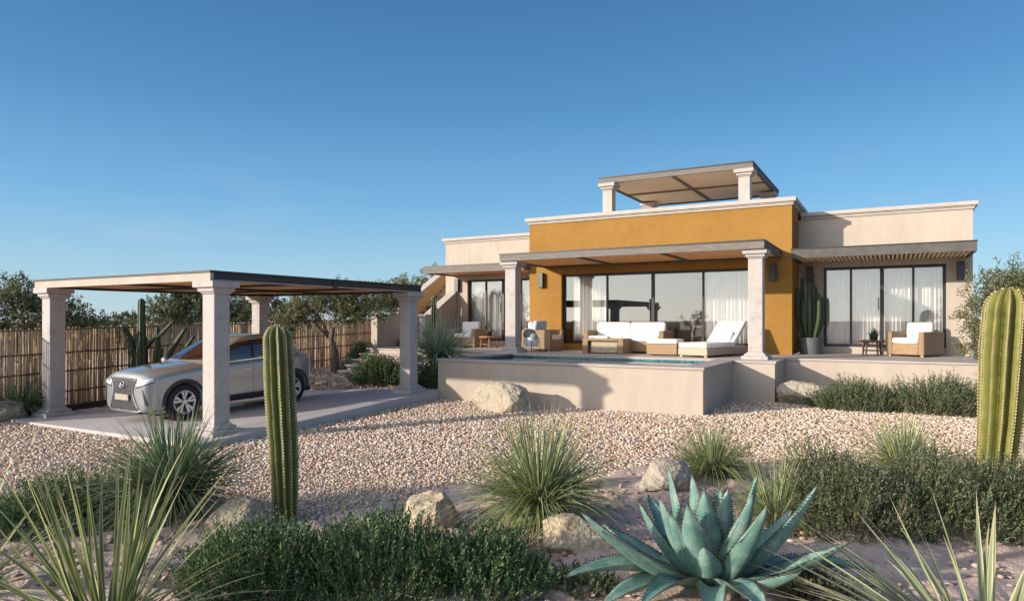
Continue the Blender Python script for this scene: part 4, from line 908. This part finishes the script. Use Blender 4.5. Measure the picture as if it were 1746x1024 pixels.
# ------------------------------------------------------------------ cacti
def ribbed(pts, rad, ribs, depth, sp, seed=0):
    """ribbed column and its spine clusters; pts centre line, rad radii"""
    P = np.array(pts, float); n = 46; tt = np.linspace(0, 1, n); tk = np.linspace(0, 1, len(P))
    C = np.stack([np.interp(tt, tk, P[:, k]) for k in range(3)], 1)
    for _ in range(3): C[1:-1] = (C[:-2]+2*C[1:-1]+C[2:])/4
    Rr = np.interp(tt, tk, rad)
    for _ in range(2): Rr[1:-1] = (Rr[:-2]+2*Rr[1:-1]+Rr[2:])/4
    Ls = np.linalg.norm(C[-1]-C[0]); rend = Rr[-1]; dist = (1-tt)*Ls; cap = np.clip(dist/(rend*1.3), 0, 1); Rr = Rr*np.sqrt(1-(1-cap)**2+1e-5)
    r = random.Random(seed); mb = MB(); segr = 6; sg = ribs*segr; V = []; F = []; sb = MB(); ph = r.uniform(0, 1)
    for i in range(n):
        Rr_i = Rr[i]*(1+.02*math.sin(i*.9+seed)+.012*math.sin(i*2.3))
        for k in range(sg):
            a = 2*PI*k/sg+ph; f = abs(math.sin(ribs*PI*k/sg)); rr = Rr_i*(1-depth+depth*f**1.25)
            V.append((C[i][0]+rr*math.cos(a), C[i][1]+rr*math.sin(a), C[i][2]+.0))
    for i in range(n-1):
        for k in range(sg): F.append((i*sg+k, i*sg+(k+1) % sg, (i+1)*sg+(k+1) % sg, (i+1)*sg+k))
    F.append(tuple(range((n-1)*sg, n*sg))); mb.add(V, F)
    if sp:
        step = sp
        for q in range(ribs):
            a = 2*PI*(q+.5)/ribs+ph; s = .03
            while s < Ls-.01:
                u = s/Ls; c = [np.interp(u, tt, C[:, k]) for k in range(3)]; rr = np.interp(u, tt, Rr)*1.0
                e = Vector((c[0]+rr*math.cos(a), c[1]+rr*math.sin(a), c[2])); od = Vector((math.cos(a), math.sin(a), .15)); sd = Vector((-math.sin(a), math.cos(a), 0)); z = step*.5
                o = len(sb.v); sb.v += [tuple(e-od*.004+sd*z*.55), tuple(e-od*.004+Vector((0, 0, z))), tuple(e-od*.004-sd*z*.55), tuple(e-od*.004-Vector((0, 0, z))), tuple(e+od*z*.6)]
                sb.f += [(o, o+1, o+4), (o+1, o+2, o+4), (o+2, o+3, o+4), (o+3, o, o+4)]
                s += step*r.uniform(.9, 1.1)
    return mb, sb
def column(label, loc, top, rad, ribs, depth, mat, spm, sp, seed):
    t = thing('column_cactus', label, 'cactus', loc, 'tall column cacti in the garden'); L_ = [loc, tuple(np.array(loc)*.65+np.array(top)*.35), tuple(np.array(loc)*.3+np.array(top)*.7), top]
    L_[1] = (L_[1][0]+.012, L_[1][1], L_[1][2])
    m, s = ribbed(L_, rad, ribs, depth, sp, seed); obj2('stem', m, M[mat], s, M[spm], t)
column('tall slim green column cactus standing in front of the parked car', (-4.68, 4.22, -.16), (-4.72, 4.16, 1.66), (.098, .125, .132, .122), 11, .40, 'cactus', 'spine', .026, 1)
column('thick yellow green column cactus at the right edge of the garden', (.98, 9.02, -.12), (1.12, 9.05, 2.06), (.180, .21, .235, .225), 11, .55, 'cactusyellow', 'spinepale', .034, 2)
def multi_cactus(label, loc, stems, mat, spm, ribs, depth, sp, pot=None, group=None, name='branching_cactus'):
    t = thing(name, label, 'cactus', loc, group)
    for i, (pts, rad) in enumerate(stems):
        m, s = ribbed([(loc[0]+p[0], loc[1]+p[1], loc[2]+p[2]) for p in pts], [q_*(.82 if name == 'branching_cactus' else 1) for q_ in rad], ribs, depth, sp, i+7); obj2('stem', m, M[mat], s, M[spm], t)
    return t
def cx(px_, z): return ((px_-243)*.0126*.871, (px_-243)*.0126*.491, z)
Zp = lambda y: 1.7-(y-545)*.0126+.1
BR_ = .72
multi_cactus('dark branching cactus in front of the bamboo fence beside the car', (-14.0, 8.75, -.1), [
 ([cx(238, 0), cx(238, Zp(600)), cx(237, Zp(555)), cx(237, Zp(508))], (.17, .15, .10, .09)), ([cx(236, 0), cx(228, Zp(620)), cx(217, Zp(575)), cx(204, Zp(552))], (.15, .14, .09, .06)),
 ([cx(234, Zp(660)), cx(224, Zp(655)), cx(198, Zp(635)), cx(180, Zp(612))], (.11, .11, .09, .06)), ([cx(240, Zp(600)), cx(252, Zp(583)), cx(270, Zp(570)), cx(294, Zp(545))], (.08, .08, .07, .05)),
 ([cx(262, 0), cx(263, Zp(630)), cx(264, Zp(590)), cx(264, Zp(556))], (.13, .12, .08, .06)), ([cx(262, 0), cx(270, Zp(630)), cx(292, Zp(590)), cx(313, Zp(558))], (.12, .11, .08, .05)),
 ([cx(268, 0), cx(285, Zp(635)), cx(308, Zp(600)), cx(328, Zp(571))], (.10, .10, .07, .05)), ([cx(225, 0), cx(224, Zp(640)), cx(220, Zp(620)), cx(218, Zp(596))], (.11, .10, .08, .06)), ([cx(272, 0), cx(271, Zp(640)), cx(270, Zp(615)), cx(270, Zp(592))], (.1, .09, .07, .05))], 'cactusdark', 'spine', 8, .2, 0)
def pot(label, loc, r, h, mat, cat='planter', name='planter'):
    t = thing(name, label, cat, loc); b = MB(); b.lathe([(r*.80, 0), (r*.9, h*.3), (r, h*.9), (r, h), (r*.9, h), (r*.88, h*.86)], 28, loc); obj('pot', b, M[mat], t, smooth=False, bevel=.006)
    b = MB(); b.lathe([(.01, h*.84), (r*.88, h*.85), (r*.6, h*.86)], 20, loc); obj('soil', b, M['soil'], t); return t
pot('big grey stone planter in the corner of the right terrace holding a tall cactus', (-1.72, 17.75, ZD), .27, .40, 'pot')
cR = random.Random(3); stt = []
for i, (dx, dy, zt) in enumerate([(-.12, .05, 1.55), (-.02, .1, 1.75), (.08, .06, 1.30), (.18, .02, 1.05), (-.17, -.05, 1.25), (.0, -.1, 1.42), (.14, -.09, 1.12), (.05, .0, 1.6), (-.08, -.14, .95)]):
    stt.append(([(dx*.7, dy*.7, .34), (dx*1.3, dy*1.2, .7), (dx*1.5, dy*1.4, zt*.8), (dx*1.5, dy*1.4, zt+.34)], (.042, .055, .05, .038)))
multi_cactus('tall clump of green candle cactus in the grey planter by the ochre wall', (-1.72, 17.75, ZD), stt, 'cactusdark', 'spine', 6, .35, 0, name='potted_cactus')
pot('plain pot behind the yucca holding a tall cactus on the left terrace', (-11.75, 16.25, ZD), .22, .36, 'pot')
multi_cactus('tall dark green cactus potted beside the stair newel on the left terrace', (-11.75, 16.25, ZD), [([(-.05, 0, .3), (-.06, 0, .7), (-.06, 0, 1.1), (-.07, 0, 1.52)], (.08, .085, .08, .06)), ([(.07, 0, .3), (.09, 0, .6), (.09, 0, .9), (.09, 0, 1.15)], (.07, .075, .07, .05)), ([(-.1, -.05, .3), (-.17, -.05, .5), (-.18, -.05, .7), (-.18, -.05, .9)], (.05, .06, .055, .04))], 'cactusdark', 'spine', 7, .3, .08, name='potted_cactus')
pot('small pot with slim grey cacti against the left wing wall', (-12.15, 17.95, ZD), .2, .35, 'pot')
multi_cactus('slim pale grey column cacti standing against the shaded left wing wall', (-12.15, 17.95, ZD), [([(-.16+.1*i, .02*(i % 2), .3), (-.18+.12*i, .02, .5), (-.18+.12*i, .02, .7), (-.18+.12*i, .02, h_)], (.03, .034, .034, .028)) for i, h_ in enumerate((1.12, .85, .95, 1.22))], 'cactusgrey', 'spine', 7, .25, 0, name='potted_cactus')
# white planter with two round cacti
t = pot('white planter on a dark stand with round barrel cacti beside the left column', (-8.02, 15.25, ZD+.14), .20, .24, 'whitepot')
for k in range(4):
    a = k*PI/2+.5; b = MB(); b.tube([(-8.02+.21*math.cos(a), 15.25+.21*math.sin(a), ZD), (-8.02+.21*math.cos(a), 15.25+.21*math.sin(a), ZD+.30)], [.008, .008], 6); obj('stand_leg', b, M['black'], t)
def barrel(label, loc, r):
    t = thing('barrel_cactus', label, 'cactus', loc, 'barrel cacti in the white planter'); m = MB(); n = 16; ribs = 14; sg = ribs*5; V = []; F = []
    for i in range(n+1):
        ph = PI*i/n
        for k in range(sg): f = abs(math.sin(ribs*PI*k/sg)); rr = r*math.sin(ph)*(.86+.14*f)+.001; V.append((loc[0]+rr*math.cos(2*PI*k/sg), loc[1]+rr*math.sin(2*PI*k/sg), loc[2]+r*.85*(1-math.cos(ph))-.03))
    for i in range(n):
        for k in range(sg): F.append((i*sg+k, i*sg+(k+1) % sg, (i+1)*sg+(k+1) % sg, (i+1)*sg+k))
    m.add(V, F); obj('stem', m, M['cactusgrey'], t, smooth=True)
barrel('larger round barrel cactus in the white planter', (-8.10, 15.30, ZD+.34), .17); barrel('smaller round barrel cactus at the front of the white planter', (-7.92, 15.17, ZD+.34), .105)

# ------------------------------------------------------------------ leafy plants
def leafquads(P, D, Ln, Wd, r):
    """diamond leaves: base P, direction D, length, width"""
    n = len(P); rv = r.normal(size=(n, 3)); s = np.cross(D, rv); s /= np.linalg.norm(s, axis=1, keepdims=True)+1e-9; nr = np.cross(s, D)
    mid = P+D*(Ln*.5)[:, None]+nr*(Ln*.06)[:, None]
    V = np.stack([P, mid-s*(Wd/2)[:, None], P+D*Ln[:, None], mid+s*(Wd/2)[:, None]], 1).reshape(-1, 3)
    F = np.arange(4*n).reshape(-1, 4); return V, F
def shrub(label, loc, size, nspr, mat, seed, ll=.035, lw=.010, per=20, sl=(.10, .22), group='low shrubs in the gravel garden', name='shrub'):
    nspr = int(nspr*1.75); lw *= .98; ll *= 1.35; sl = (sl[0]*1.35, sl[1]*1.4); r = np.random.default_rng(seed); t = thing(name, label, 'shrub', loc, group)
    # sprigs on a lumpy dome
    a = r.uniform(0, 2*PI, nspr); q = np.sqrt(r.random(nspr)); x = np.cos(a)*q; y = np.sin(a)*q
    lump = .75+.5*vnoise(x*size[0]+50+seed, y*size[1]+50, 3.2, seed)
    top = np.sqrt(np.clip(1-q**2.4, 0, 1))*lump; hz = top*(1-.7*r.random(nspr)**1.4)
    L_ = r.uniform(sl[0], sl[1], nspr)
    base = np.stack([x*size[0], y*size[1], np.maximum(hz*size[2]-L_*.6+(r.random(nspr) < .3)*r.uniform(0, .09, nspr), 0)], -1)
    d = np.stack([x*.8*q+r.normal(0, .2, nspr), y*.8*q+r.normal(0, .2, nspr), 1+0*x], -1); d /= np.linalg.norm(d, axis=1, keepdims=True)
    k = np.tile(np.arange(per), nspr); sp = np.repeat(np.arange(nspr), per); u = (k+r.random(len(k)))/per
    P = base[sp]+d[sp]*(L_[sp]*u)[:, None]
    rv = r.normal(size=(len(sp), 3)); rv -= d[sp]*np.sum(rv*d[sp], 1)[:, None]; rv /= np.linalg.norm(rv, axis=1, keepdims=True)
    D = rv*.62+d[sp]*(.6+.6*u)[:, None]; D /= np.linalg.norm(D, axis=1, keepdims=True)
    V, F = leafquads(P, D, ll*r.uniform(.6, 1.15, len(sp))*(1-.35*u), lw*r.uniform(.8, 1.2, len(sp)), r)
    npmesh('foliage', V+np.array(loc), F, M[mat], t)
    mb = MB()
    for i in range(0, nspr, max(1, nspr//90)):
        p = base[i]+d[i]*L_[i]; mb.tube([(loc[0]+base[i][0]*.35, loc[1]+base[i][1]*.35, loc[2]-.03), tuple(np.array(loc)+base[i]), tuple(np.array(loc)+p)], [.006, .004, .002], 4)
    obj('stems', mb, M['bark'], t); return t
shrub('dark low shrub at the bottom edge right of the corner yucca', (-3.72, 3.15, -.14), (.52, .42, .42), 620, 'rosemary', 201)
shrub('dark low shrub at the bottom edge below the smooth tan boulder', (-3.05, 3.5, -.14), (.55, .45, .46), 680, 'rosemary', 202)
shrub('dark low shrub at the bottom edge left of the agave', (-2.45, 3.85, -.14), (.45, .4, .38), 480, 'rosemary', 203)
shrub('dark mounded shrub at the left edge beside the gravel', (-6.4, 3.25, -.14), (.62, .55, .38), 600, 'rosemary', 204)
shrub('tiny green seedling shrub in the bare soil just left of the agave', (-1.78, 4.12, -.12), (.16, .14, .14), 60, 'rosemary', 215, sl=(.07, .12))
shrub('small green seedling shrub at the bottom edge right of the agave', (-.42, 4.75, -.12), (.2, .16, .16), 70, 'rosegrey', 216, sl=(.07, .13))
shrub('big grey green shrub behind the agave on the right', (-.35, 6.45, -.14), (.55, .5, .68), 760, 'rosegrey', 205, sl=(.14, .28))
shrub('big grey green shrub in front of the tall right cactus', (.35, 6.85, -.14), (.58, .5, .68), 760, 'rosegrey', 206, sl=(.14, .28))
shrub('big grey green shrub at the right edge behind the pale yucca', (1.02, 7.05, -.14), (.55, .5, .66), 680, 'rosegrey', 207, sl=(.14, .28))
shrub('grey green shrub against the right terrace wall next to the boulder', (-.58, 13.95, .0), (.72, .45, .56), 620, 'rosegrey', 208, .045, .015, 16, (.14, .28))
shrub('grey green shrub against the right terrace wall, the one nearer the tall cactus', (.72, 14.1, .0), (.85, .5, .58), 720, 'rosegrey', 209, .045, .015, 16, (.14, .28))
shrub('green shrub beside the tiled steps behind the carport', (-11.1, 13.0, .08), (.75, .5, .66), 640, 'rosemary', 210, .05, .018, 14, (.14, .28))
shrub('dark green shrub between the carport column and the pool', (-8.85, 12.2, .0), (.5, .5, .72), 460, 'rosemary', 211, .05, .018, 14, (.14, .28))
shrub('small silver grey bush at the foot of the olive tree', (-13.9, 14.9, .14), (.38, .3, .38), 260, 'silverleaf', 212, .05, .02, 12)
shrub('small dark shrub at the top of the garden steps by the fence', (-14.2, 15.8, .2), (.4, .4, .85), 260, 'rosemary', 213, .06, .022, 12)
shrub('bush at the right edge in front of the spiky grass', (2.3, 14.0, .0), (.7, .5, .5), 420, 'rosegrey', 214, .045, .016, 14)
for nm, lb, lc, mt, ct in (('potted_plant', 'small leafy plant in a dark pot on the right side table', (-.36, 17.85, ZD+.351), 'rosemary', 'plant'), ('potted_plant', 'reddish leafy plant on the left wooden side table', (-10.3, 16.9, ZD+.351), 'grassd', 'plant')):
    t = thing(nm, lb, ct, lc); b = MB(); b.lathe([(.07, 0), (.095, .12), (.095, .14), (.08, .14)], 16, lc); obj('pot', b, M['black'], t)
    V, F, U = blades((lc[0], lc[1], lc[2]+.12), n=26, Lr=(.15, .28), W=.035, el=(R(15), R(80)), droop=.4, seed=77, spread=.03); npmesh('leaves', V, F, M[mt], t, UV=U)

def tree(label, base, trunk, lobes, mat, seed, ll=.085, lw=.026, group='olive trees around the garden', name='olive_tree', tr=.11, dens=1.0):
    r = np.random.default_rng(seed); pr = random.Random(seed); t = thing(name, label, 'tree', base, group); mb = MB()
    top = np.array(base)+np.array(trunk[-1]); n = len(trunk); pts = [tuple(np.array(base)+np.array(p)) for p in [(0, 0, -.2)]+list(trunk)]
    mb.tube(pts, [tr*(1.25-.6*i/n) for i in range(n+1)], 9)
    Vs, Fs = [], []; o = 0
    for (lx, ly, lz, rx, ry, rz, nc) in lobes:
        c = np.array(base)+np.array((lx, ly, lz))
        mid = (top+c)/2+np.array([pr.uniform(-.1, .1), pr.uniform(-.1, .1), pr.uniform(-.05, .15)]); j = pr.randint(max(1, n-1), n)
        mb.tube([pts[j], tuple(mid), tuple(c)], [tr*.5, tr*.33, tr*.14], 6)
        ncl = int(nc*dens*2.5)
        v = r.normal(size=(ncl, 3)); v /= np.linalg.norm(v, axis=1, keepdims=True); q = r.random(ncl)**.45*r.uniform(.75, 1.12, ncl)
        C = c+v*q[:, None]*np.array([rx, ry, rz])
        for i in range(0, ncl, 3): mb.tube([tuple(c+(C[i]-c)*.15), tuple(c+(C[i]-c)*.6+r.normal(0, .03, 3)), tuple(C[i])], [tr*.12, tr*.08, .003], 4, cap=False)
        # each clump: a drooping or rising twig with narrow leaves
        per = 34; td = v*.7+r.normal(0, .5, (ncl, 3))+np.array([0, 0, .35]); td /= np.linalg.norm(td, axis=1, keepdims=True); tl = r.uniform(.16, .40, ncl)
        sp = np.repeat(np.arange(ncl), per); u = r.random(len(sp)); P = C[sp]+td[sp]*(tl[sp]*(u-.3))[:, None]+r.normal(0, .035, (len(sp), 3))
        D = td[sp]*.7+r.normal(0, .6, (len(sp), 3)); D /= np.linalg.norm(D, axis=1, keepdims=True)
        V, F = leafquads(P, D, ll*r.uniform(.6, 1.2, len(sp)), lw*r.uniform(.8, 1.3, len(sp)), r); Vs.append(V); Fs.append(F+o); o += len(V)
    npmesh('crown', np.concatenate(Vs), np.concatenate(Fs), M[mat], t); obj('trunk', mb, M['bark'], t, smooth=True); return t
tree('olive tree outside the picture to the left whose crown shades the foreground', (-9.2, -1.5, -.1), [(0, 0, .6), (.05, .05, 1.0)], [(-.3, -.1, 1.7, .6, .55, .4, 7), (.4, .2, 1.9, .55, .55, .4, 7)], 'olive', 320)
tree('dark olive tree behind the fence at the far left', (-16.6, 7.6, -.1), [(0, 0, .7), (.05, .05, 1.2)], [(-.6, -.4, 1.7, .7, .7, .65, 60), (.35, .5, 1.75, .65, .65, .6, 60), (-.1, 0, 2.25, .6, .6, .5, 46), (.9, .9, 1.45, .5, .5, .45, 34), (-1.2, -.9, 2.0, .6, .6, .6, 50), (-.2, .1, 1.2, .9, .9, .4, 50)], 'olive', 301)
tree('small far tree showing above the fence left of the branching cactus', (-27, 14.6, -.1), [(0, 0, .8)], [(0, 0, 1.4, 1.0, 1.0, .5, 40), (1.1, 1, 1.2, .8, .8, .4, 26)], 'olive', 302, .16, .05)
tree('far low tree above the fence behind the branching cactus', (-33, 20, -.1), [(0, 0, .8)], [(0, 0, 1.5, 1.2, 1.2, .6, 40), (1.8, 1.5, 1.5, 1.1, 1.1, .6, 36), (-1.6, -1.4, 1.2, 1, 1, .5, 24)], 'olive', 303, .2, .06)
tree('olive tree over the fence left of the middle carport column', (-21.2, 14.5, -.1), [(0, 0, .9), (0, 0, 1.5)], [(-.4, -.2, 2.0, .8, .8, .7, 56), (.6, .5, 2.1, .75, .75, .7, 54), (.1, .1, 2.6, .5, .5, .4, 26), (1.3, 1, 1.6, .6, .6, .5, 30)], 'olive', 304, .12, .036)
tree('dense olive tree over the fence behind the rear carport column', (-19.0, 15.7, -.1), [(0, 0, .9), (0, 0, 1.4)], [(-.7, -.3, 1.9, .75, .75, .8, 64), (.2, .2, 2.2, .8, .8, .75, 66), (1.0, .7, 1.8, .6, .6, .6, 44), (0, 0, 1.3, .9, .9, .4, 44)], 'olive', 305, .11, .034)
tree('large olive tree with a bare trunk in front of the fence by the garden steps', (-13.85, 14.25, .13), [(.02, .02, .6), (-.08, -.05, 1.0), (-.06, 0, 1.35)], [(-.75, -.3, 1.95, .72, .6, .55, 66), (.1, .1, 2.2, .8, .7, .5, 70), (.95, .5, 2.05, .7, .6, .5, 60), (.4, .2, 1.75, .6, .5, .35, 40), (-1.2, -.6, 1.5, .45, .4, .4, 30), (1.55, .8, 2.15, .5, .5, .42, 34)], 'olivepale', 306, .08, .024, tr=.10)
tree('olive tree behind the garden wall showing between the carport roof and the stairs', (-16.0, 21.5, .1), [(0, 0, 1.0), (0, 0, 1.8)], [(-.8, -.3, 2.6, 1.0, 1.0, .8, 60), (.6, .2, 2.9, .9, .9, .8, 60), (1.5, .6, 2.4, .8, .8, .7, 50), (0, 0, 2.0, 1.1, 1, .6, 40)], 'olivepale', 307, .11, .034)
tree('olive tree at the right edge overlapping the end of the cream wing', (2.3, 15.7, .0), [(0, 0, .7), (-.05, 0, 1.2)], [(-.65, -.3, 1.95, .55, .5, .62, 62), (-.1, 0, 2.35, .6, .55, .5, 60), (.5, .3, 2.5, .6, .6, .6, 60), (.2, .1, 1.6, .7, .6, .5, 50), (-.95, -.4, 1.25, .32, .3, .35, 14), (.9, .5, 1.9, .6, .6, .6, 50)], 'olivepale', 308, .07, .022, tr=.07)
tree('dark bushy tree behind the olive at the right edge', (4.2, 21.0, .0), [(0, 0, 1.0), (0, 0, 1.6)], [(0, 0, 2.4, 1.0, 1.0, .8, 60), (-.9, -.3, 1.9, .8, .8, .7, 50), (.8, .2, 2.6, .9, .9, .8, 50), (0, 0, 1.2, 1.2, 1.2, .7, 50)], 'olive', 309, .11, .034)

# far desert scrub beyond the fence, one uncountable mass
r = np.random.default_rng(400); n = 900; x = r.uniform(-150, -18, n); y = r.uniform(8, 150, n); k = (x < -19-.23*(y-2.4)) & (camd(x, y) > 30) & (camd(x, y) < 120); x, y = x[k], y[k]; n = len(x)
per = 150; sp = np.repeat(np.arange(n), per); hh = r.uniform(.7, 1.7, n); v = r.normal(size=(len(sp), 3)); v /= np.linalg.norm(v, axis=1, keepdims=True); v *= r.random((len(sp), 1))**.4
P = np.stack([x[sp]+v[:, 0]*hh[sp]*1.1, y[sp]+v[:, 1]*hh[sp]*1.1, np.abs(v[:, 2])*hh[sp]*1.25], -1); D = v+r.normal(0, .6, v.shape); D /= np.linalg.norm(D, axis=1, keepdims=True)
V, F = leafquads(P, D, .30*r.uniform(.6, 1.2, len(sp)), .11*r.uniform(.7, 1.2, len(sp)), r); tag(npmesh('desert_scrub', V, F, M['olive']), 'far low desert scrub beyond the bamboo fence', 'scrub', kind='stuff')
# ------------------------------------------------------------------ sky, sun, camera
SUN_EL = R(15.2); LX, LY = .61, .793
w = bpy.data.worlds.new('World'); S.world = w; w.use_nodes = True; nt = w.node_tree
bg = nt.nodes['Background']; sky = nt.nodes.new('ShaderNodeTexSky'); sky.sky_type = 'NISHITA'; sky.sun_disc = False
sky.sun_elevation = SUN_EL; sky.sun_rotation = math.atan2(-LX, -LY); sky.altitude = 300; sky.air_density = 1.0; sky.dust_density = .2; sky.ozone_density = 4
tc = N(nt, 'ShaderNodeTexCoord'); sx = N(nt, 'ShaderNodeSeparateXYZ'); L(nt, tc.outputs['Generated'], sx.inputs[0])
K = 1.0/(.15*1.414)
gradr = ramp(nt, sx.outputs[2], [(0, (.43, .585, .67)), (.07, (.31, .53, .69)), (.17, (.155, .40, .655)), (.30, (.07, .245, .49)), (.46, (.035, .15, .345)), (1, (.03, .12, .32))])
mp = N(nt, 'ShaderNodeMapping'); mp.inputs['Scale'].default_value = (2.2, 2.2, 15); mp.inputs['Rotation'].default_value = (.12, .08, 0); L(nt, tc.outputs['Generated'], mp.inputs[0])
cn = N(nt, 'ShaderNodeTexNoise', Scale=1.6, Detail=7, Roughness=.6); cn.inputs['Distortion'].default_value = .6; L(nt, mp.outputs[0], cn.inputs['Vector'])
cr = ramp(nt, cn.outputs['Fac'], [(.55, (0, 0, 0)), (.85, (.26, .26, .26))])
lowb = ramp(nt, sx.outputs[2], [(.0, (.6, .6, .6)), (.1, (1, 1, 1)), (.26, (0, 0, 0))]); cm = N(nt, 'ShaderNodeMath', operation='MULTIPLY'); L(nt, cr.outputs[0], cm.inputs[0]); L(nt, lowb.outputs[0], cm.inputs[1])
cl = N(nt, 'ShaderNodeMix', data_type='RGBA'); L(nt, cm.outputs[0], cl.inputs[0]); L(nt, gradr.outputs[0], cl.inputs[6]); cl.inputs[7].default_value = (.62, .66, .70, 1)
sc = N(nt, 'ShaderNodeVectorMath', operation='SCALE'); L(nt, cl.outputs[2], sc.inputs[0]); sc.inputs['Scale'].default_value = K
mx = N(nt, 'ShaderNodeMix', data_type='RGBA'); mx.inputs[0].default_value = .82; L(nt, sky.outputs[0], mx.inputs[6]); L(nt, sc.outputs[0], mx.inputs[7])
# hazy glow added round the low sun, out of view, to fill shadows
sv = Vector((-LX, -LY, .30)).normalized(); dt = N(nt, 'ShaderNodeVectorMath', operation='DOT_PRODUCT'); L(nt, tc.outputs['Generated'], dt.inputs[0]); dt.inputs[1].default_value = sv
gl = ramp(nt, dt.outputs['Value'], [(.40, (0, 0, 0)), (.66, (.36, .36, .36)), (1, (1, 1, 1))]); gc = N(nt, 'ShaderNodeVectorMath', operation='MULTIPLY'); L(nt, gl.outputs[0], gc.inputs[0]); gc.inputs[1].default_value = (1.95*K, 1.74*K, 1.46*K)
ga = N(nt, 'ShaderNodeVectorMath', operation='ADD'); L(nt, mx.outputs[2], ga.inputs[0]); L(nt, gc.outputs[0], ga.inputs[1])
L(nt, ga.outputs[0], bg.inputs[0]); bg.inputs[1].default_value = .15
sd = bpy.data.lights.new('sun', 'SUN'); sd.energy = 3.8; sd.angle = R(.8); sd.color = (1, .88, .74)
so = bpy.data.objects.new('sun', sd); COL.objects.link(so)
d = Vector((LX*math.cos(SUN_EL), LY*math.cos(SUN_EL), -math.sin(SUN_EL))); so.rotation_euler = d.to_track_quat('-Z', 'Y').to_euler(); so.location = (-20, -25, 20)
cd = bpy.data.cameras.new('camera'); cam = bpy.data.objects.new('camera', cd); COL.objects.link(cam)
cd.sensor_width = 36; cd.lens = 36*1148.3/1746; cd.shift_y = 33/1746; cd.clip_end = 3000; cd.clip_start = .05
cam.location = (0, 0, 1.7); cam.rotation_euler = (R(90), 0, R(29.4)); S.camera = cam
S.view_settings.view_transform = 'Standard'; S.view_settings.look = 'None'; S.view_settings.exposure = .6; S.view_settings.gamma = 1
S.cycles.max_bounces = 8; S.cycles.transparent_max_bounces = 16; S.cycles.use_denoising = True
